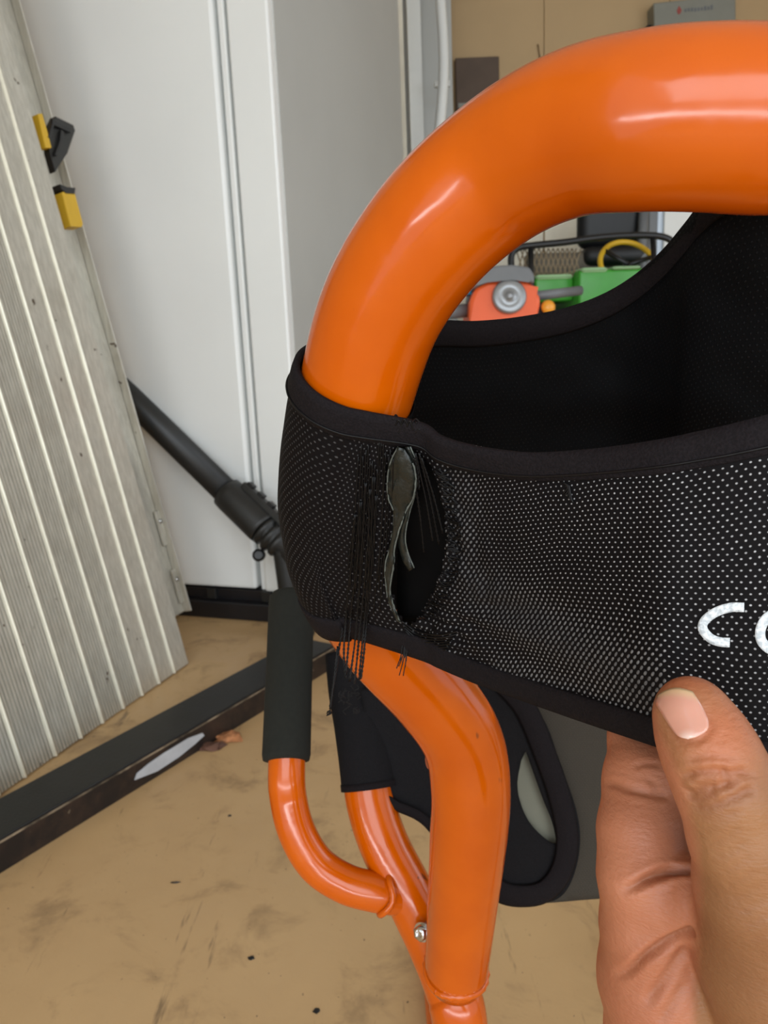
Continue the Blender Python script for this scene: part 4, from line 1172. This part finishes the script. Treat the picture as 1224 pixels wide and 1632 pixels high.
        q4 = np.stack([gid(1, 1), gid(0, 1), gid(0, 0), gid(1, 0)], 1)
        fl = s[ch[:, 0], ch[:, 1], ch[:, 2]]
        q4[~fl] = q4[~fl][:, ::-1]
        quads.append(q4)
    Q4 = np.concatenate(quads); Q4 = Q4[(Q4 >= 0).all(1)]
    # light smoothing
    ed = np.concatenate([Q4[:, [0, 1]], Q4[:, [1, 2]], Q4[:, [2, 3]], Q4[:, [3, 0]]])
    for _ in range(2):
        S = np.zeros_like(Vv); c_ = np.zeros(len(Vv))
        for a, b in ((0, 1), (1, 0)):
            np.add.at(S, ed[:, a], Vv[ed[:, b]]); np.add.at(c_, ed[:, a], 1)
        Vv = Vv*0.5+S/np.maximum(c_, 1)[:, None]*0.5
    return Vv, Q4
Vv, Q4 = build_hand()
hb_ = BVHTree.FromPolygons([tuple(v) for v in Vv], [tuple(q) for q in Q4.tolist()])
def onhand(px, py, off=0.0):
    r = (P(px, py, 1)-CAM).normalized(); h_ = hb_.ray_cast(CAM, r)
    return (h_[0]-r*off, h_[1]) if h_[0] is not None else (None, None)
# camera-facing vertices and normals for creases
me_n = np.zeros_like(Vv)
e1_ = Vv[Q4[:, 2]]-Vv[Q4[:, 0]]; e2_ = Vv[Q4[:, 3]]-Vv[Q4[:, 1]]; fn = np.cross(e1_, e2_)
for k in range(4): np.add.at(me_n, Q4[:, k], fn)
me_n /= np.linalg.norm(me_n, axis=1)[:, None]+1e-12
rel = Vv-np.array(CAM)
if (me_n*rel).sum(1)[np.argmin((rel*np.array(Fw)).sum(1))] > 0: me_n = -me_n; Q4 = Q4[:, ::-1]
# subdivide once in the mesh via a modifier later; creases here
crease = np.zeros(len(Vv)); dispv = np.zeros(len(Vv))
def add_crease(pts, w, dep, dark=1.0, keep=False):
    c = catmull([(x, y, 0) for x, y in pts], 8); P3 = []
    for i, q in enumerate(c):
        p, n = onhand(q[0], q[1])
        if p is not None: P3.append(np.array(p))
    m_ = len(P3)
    best = np.full(len(Vv), 1e9); wt = np.zeros(len(Vv))
    for i in range(m_-1):
        A, B = P3[i], P3[i+1]
        if np.linalg.norm(B-A) > 0.006: continue
        d_ = B-A; t = np.clip(((Vv-A) @ d_)/(d_ @ d_+1e-12), 0, 1)
        dd = np.linalg.norm(Vv-A-t[:, None]*d_, axis=1); up = dd < best
        best = np.where(up, dd, best); f = (i+t)/(m_-1); wt = np.where(up, np.minimum(1, (f if keep else np.minimum(f, 1-f))*(2.2 if keep else 6)+0.1), wt)
    g_ = np.exp(-(best/w)**2)*wt
    dispv[:] = dispv - g_*dep + np.exp(-((best-w*2.0)/w)**2)*wt*dep*0.15
    crease[:] = np.maximum(crease, g_*dark)
add_crease([(1083, 1240), (1100, 1234), (1120, 1231), (1140, 1229), (1158, 1234), (1180, 1230), (1205, 1238)], 0.0009, 0.0010)
add_crease([(1086, 1256), (1104, 1264), (1122, 1258), (1140, 1255), (1160, 1252), (1182, 1240)], 0.0009, 0.0012)
add_crease([(1090, 1268), (1110, 1276), (1128, 1270), (1142, 1262)], 0.0008, 0.0009)
add_crease([(1094, 1284), (1120, 1288), (1150, 1280), (1185, 1264), (1205, 1256)], 0.0009, 0.0009, 0.8)
add_crease([(1092, 1214), (1120, 1206), (1150, 1206), (1180, 1216)], 0.0009, 0.0005, 0.5)
add_crease([(1148, 1222), (1156, 1232), (1154, 1246), (1164, 1254)], 0.0007, 0.0008, 0.7)
add_crease([(1098, 1246), (1112, 1250), (1130, 1244), (1148, 1240)], 0.0007, 0.0006, 0.7)
add_crease([(1106, 1302), (1140, 1302), (1180, 1290)], 0.0009, 0.0004, 0.4)
add_crease([(962, 1246), (985, 1252), (1010, 1260), (1050, 1268), (1066, 1268)], 0.0009, 0.0007, 0.7)
add_crease([(1010, 1222), (1030, 1217), (1055, 1220)], 0.0008, 0.0005, 0.4)
add_crease([(1030, 1240), (1044, 1250), (1046, 1264)], 0.0007, 0.0004, 0.4)
add_crease([(990, 1420), (1012, 1412), (1040, 1398), (1068, 1388), (1098, 1386)], 0.0010, 0.0024, 0.9, True)
add_crease([(980, 1556), (1005, 1545), (1032, 1522), (1065, 1500), (1100, 1484)], 0.0010, 0.0019, 0.9, True)
add_crease([(1026, 1600), (1056, 1564), (1084, 1524), (1095, 1510)], 0.0012, 0.0010, 0.5)
add_crease([(1050, 1632), (1078, 1590), (1092, 1566)], 0.0011, 0.0006, 0.3)
for k in range(10):
    x = 1120+k*9; y = 1310+k*22
    add_crease([(x, y+14), (x+25, y+4), (x+55, y-14)], 0.0009, 0.00018, 0.12)
# nail bed groove
nail_out = [(1043, 1118), (1052, 1103), (1070, 1095), (1090, 1093), (1104, 1104), (1118, 1124), (1129, 1148), (1128, 1162), (1114, 1173), (1096, 1178), (1080, 1173), (1066, 1156), (1054, 1137)]
add_crease([(1058, 1145), (1070, 1165), (1082, 1178), (1097, 1182), (1117, 1177), (1132, 1162), (1130, 1145), (1120, 1124)], 0.0006, 0.00045, 0.5)
Vv2 = Vv+me_n*dispv[:, None]
hand = mesh('person', [tuple(v) for v in Vv2], Q4.tolist(), SKIN, None, True, loc=P(1150, 1600, .2))
hand.data.transform(Matrix.Identity(4))
tag(hand, "bare right hand pinching the mesh hem between thumb and fingers at lower right", 'person')
md = hand.modifiers.new('sub', 'SUBSURF'); md.levels = 1; md.render_levels = 1
me = hand.data
pxs = []; dors = []; tips = []
thp = [(1100, 1100), (1135, 1200), (1165, 1280), (1190, 1400), (1240, 1560), (1290, 1700)]
for v in Vv:
    x, y, d = proj(Vector(v)); xl = np.interp(y, [1080, 1160, 1250, 1340, 1420, 1632, 1900], [1035, 1045, 1082, 1105, 1112, 1100, 1060])
    dors.append(float(np.clip((x-xl)/18+0.2, 0, 1))); tips.append(float(math.exp(-((x-1150)/70)**2-((y-1170)/75)**2)+math.exp(-((x-1085)/60)**2-((y-1085)/18)**2)*0.8))
for nm, arr in (('dorsal', dors), ('crease', crease.tolist()), ('tip', tips)):
    a = me.attributes.new(nm, 'FLOAT', 'POINT'); a.data.foreach_set('value', arr)
# nail plate: fan grid from root to free edge, laid on the thumb
rt_c = np.array([1100, 1178.]); 
lft = catmull([(1096, 1178, 0), (1080, 1173, 0), (1066, 1156, 0), (1054, 1137, 0), (1043, 1118, 0), (1047, 1108, 0)], 5)
rgt = catmull([(1096, 1178, 0), (1114, 1173, 0), (1128, 1162, 0), (1128, 1146, 0), (1118, 1124, 0), (1104, 1102, 0)], 5)
V = []; UVs = []; m_ = 13; n_ = len(lft)
for i in range(n_):
    for j in range(m_):
        f = j/(m_-1); q = lft[i]*(1-f)+rgt[i]*f; v = i/(n_-1)
        bow = math.sin(PI*f)
        q = q+np.array([-2.0, -9.0, 0])*bow*v**3+np.array([0.0, 0.0, 0])
        p, n = onhand(q[0], q[1], 0)
        if p is None: p = P(q[0], q[1], .158)
        V.append(p+(CAM-p).normalized()*(0.00020+0.00035*bow*min(1, v*4))); UVs.append((f, v))
Fc = [[i*m_+j, i*m_+j+1, (i+1)*m_+j+1, (i+1)*m_+j] for i in range(n_-1) for j in range(m_-1)]
nail = mesh('thumb_nail', V, Fc, NAIL, hand, True, uv=UVs); s_ = nail.modifiers.new('solid', 'SOLIDIFY'); s_.thickness = 0.0006; s_.offset = -1
nail['label'] = 'short pinkish thumbnail'
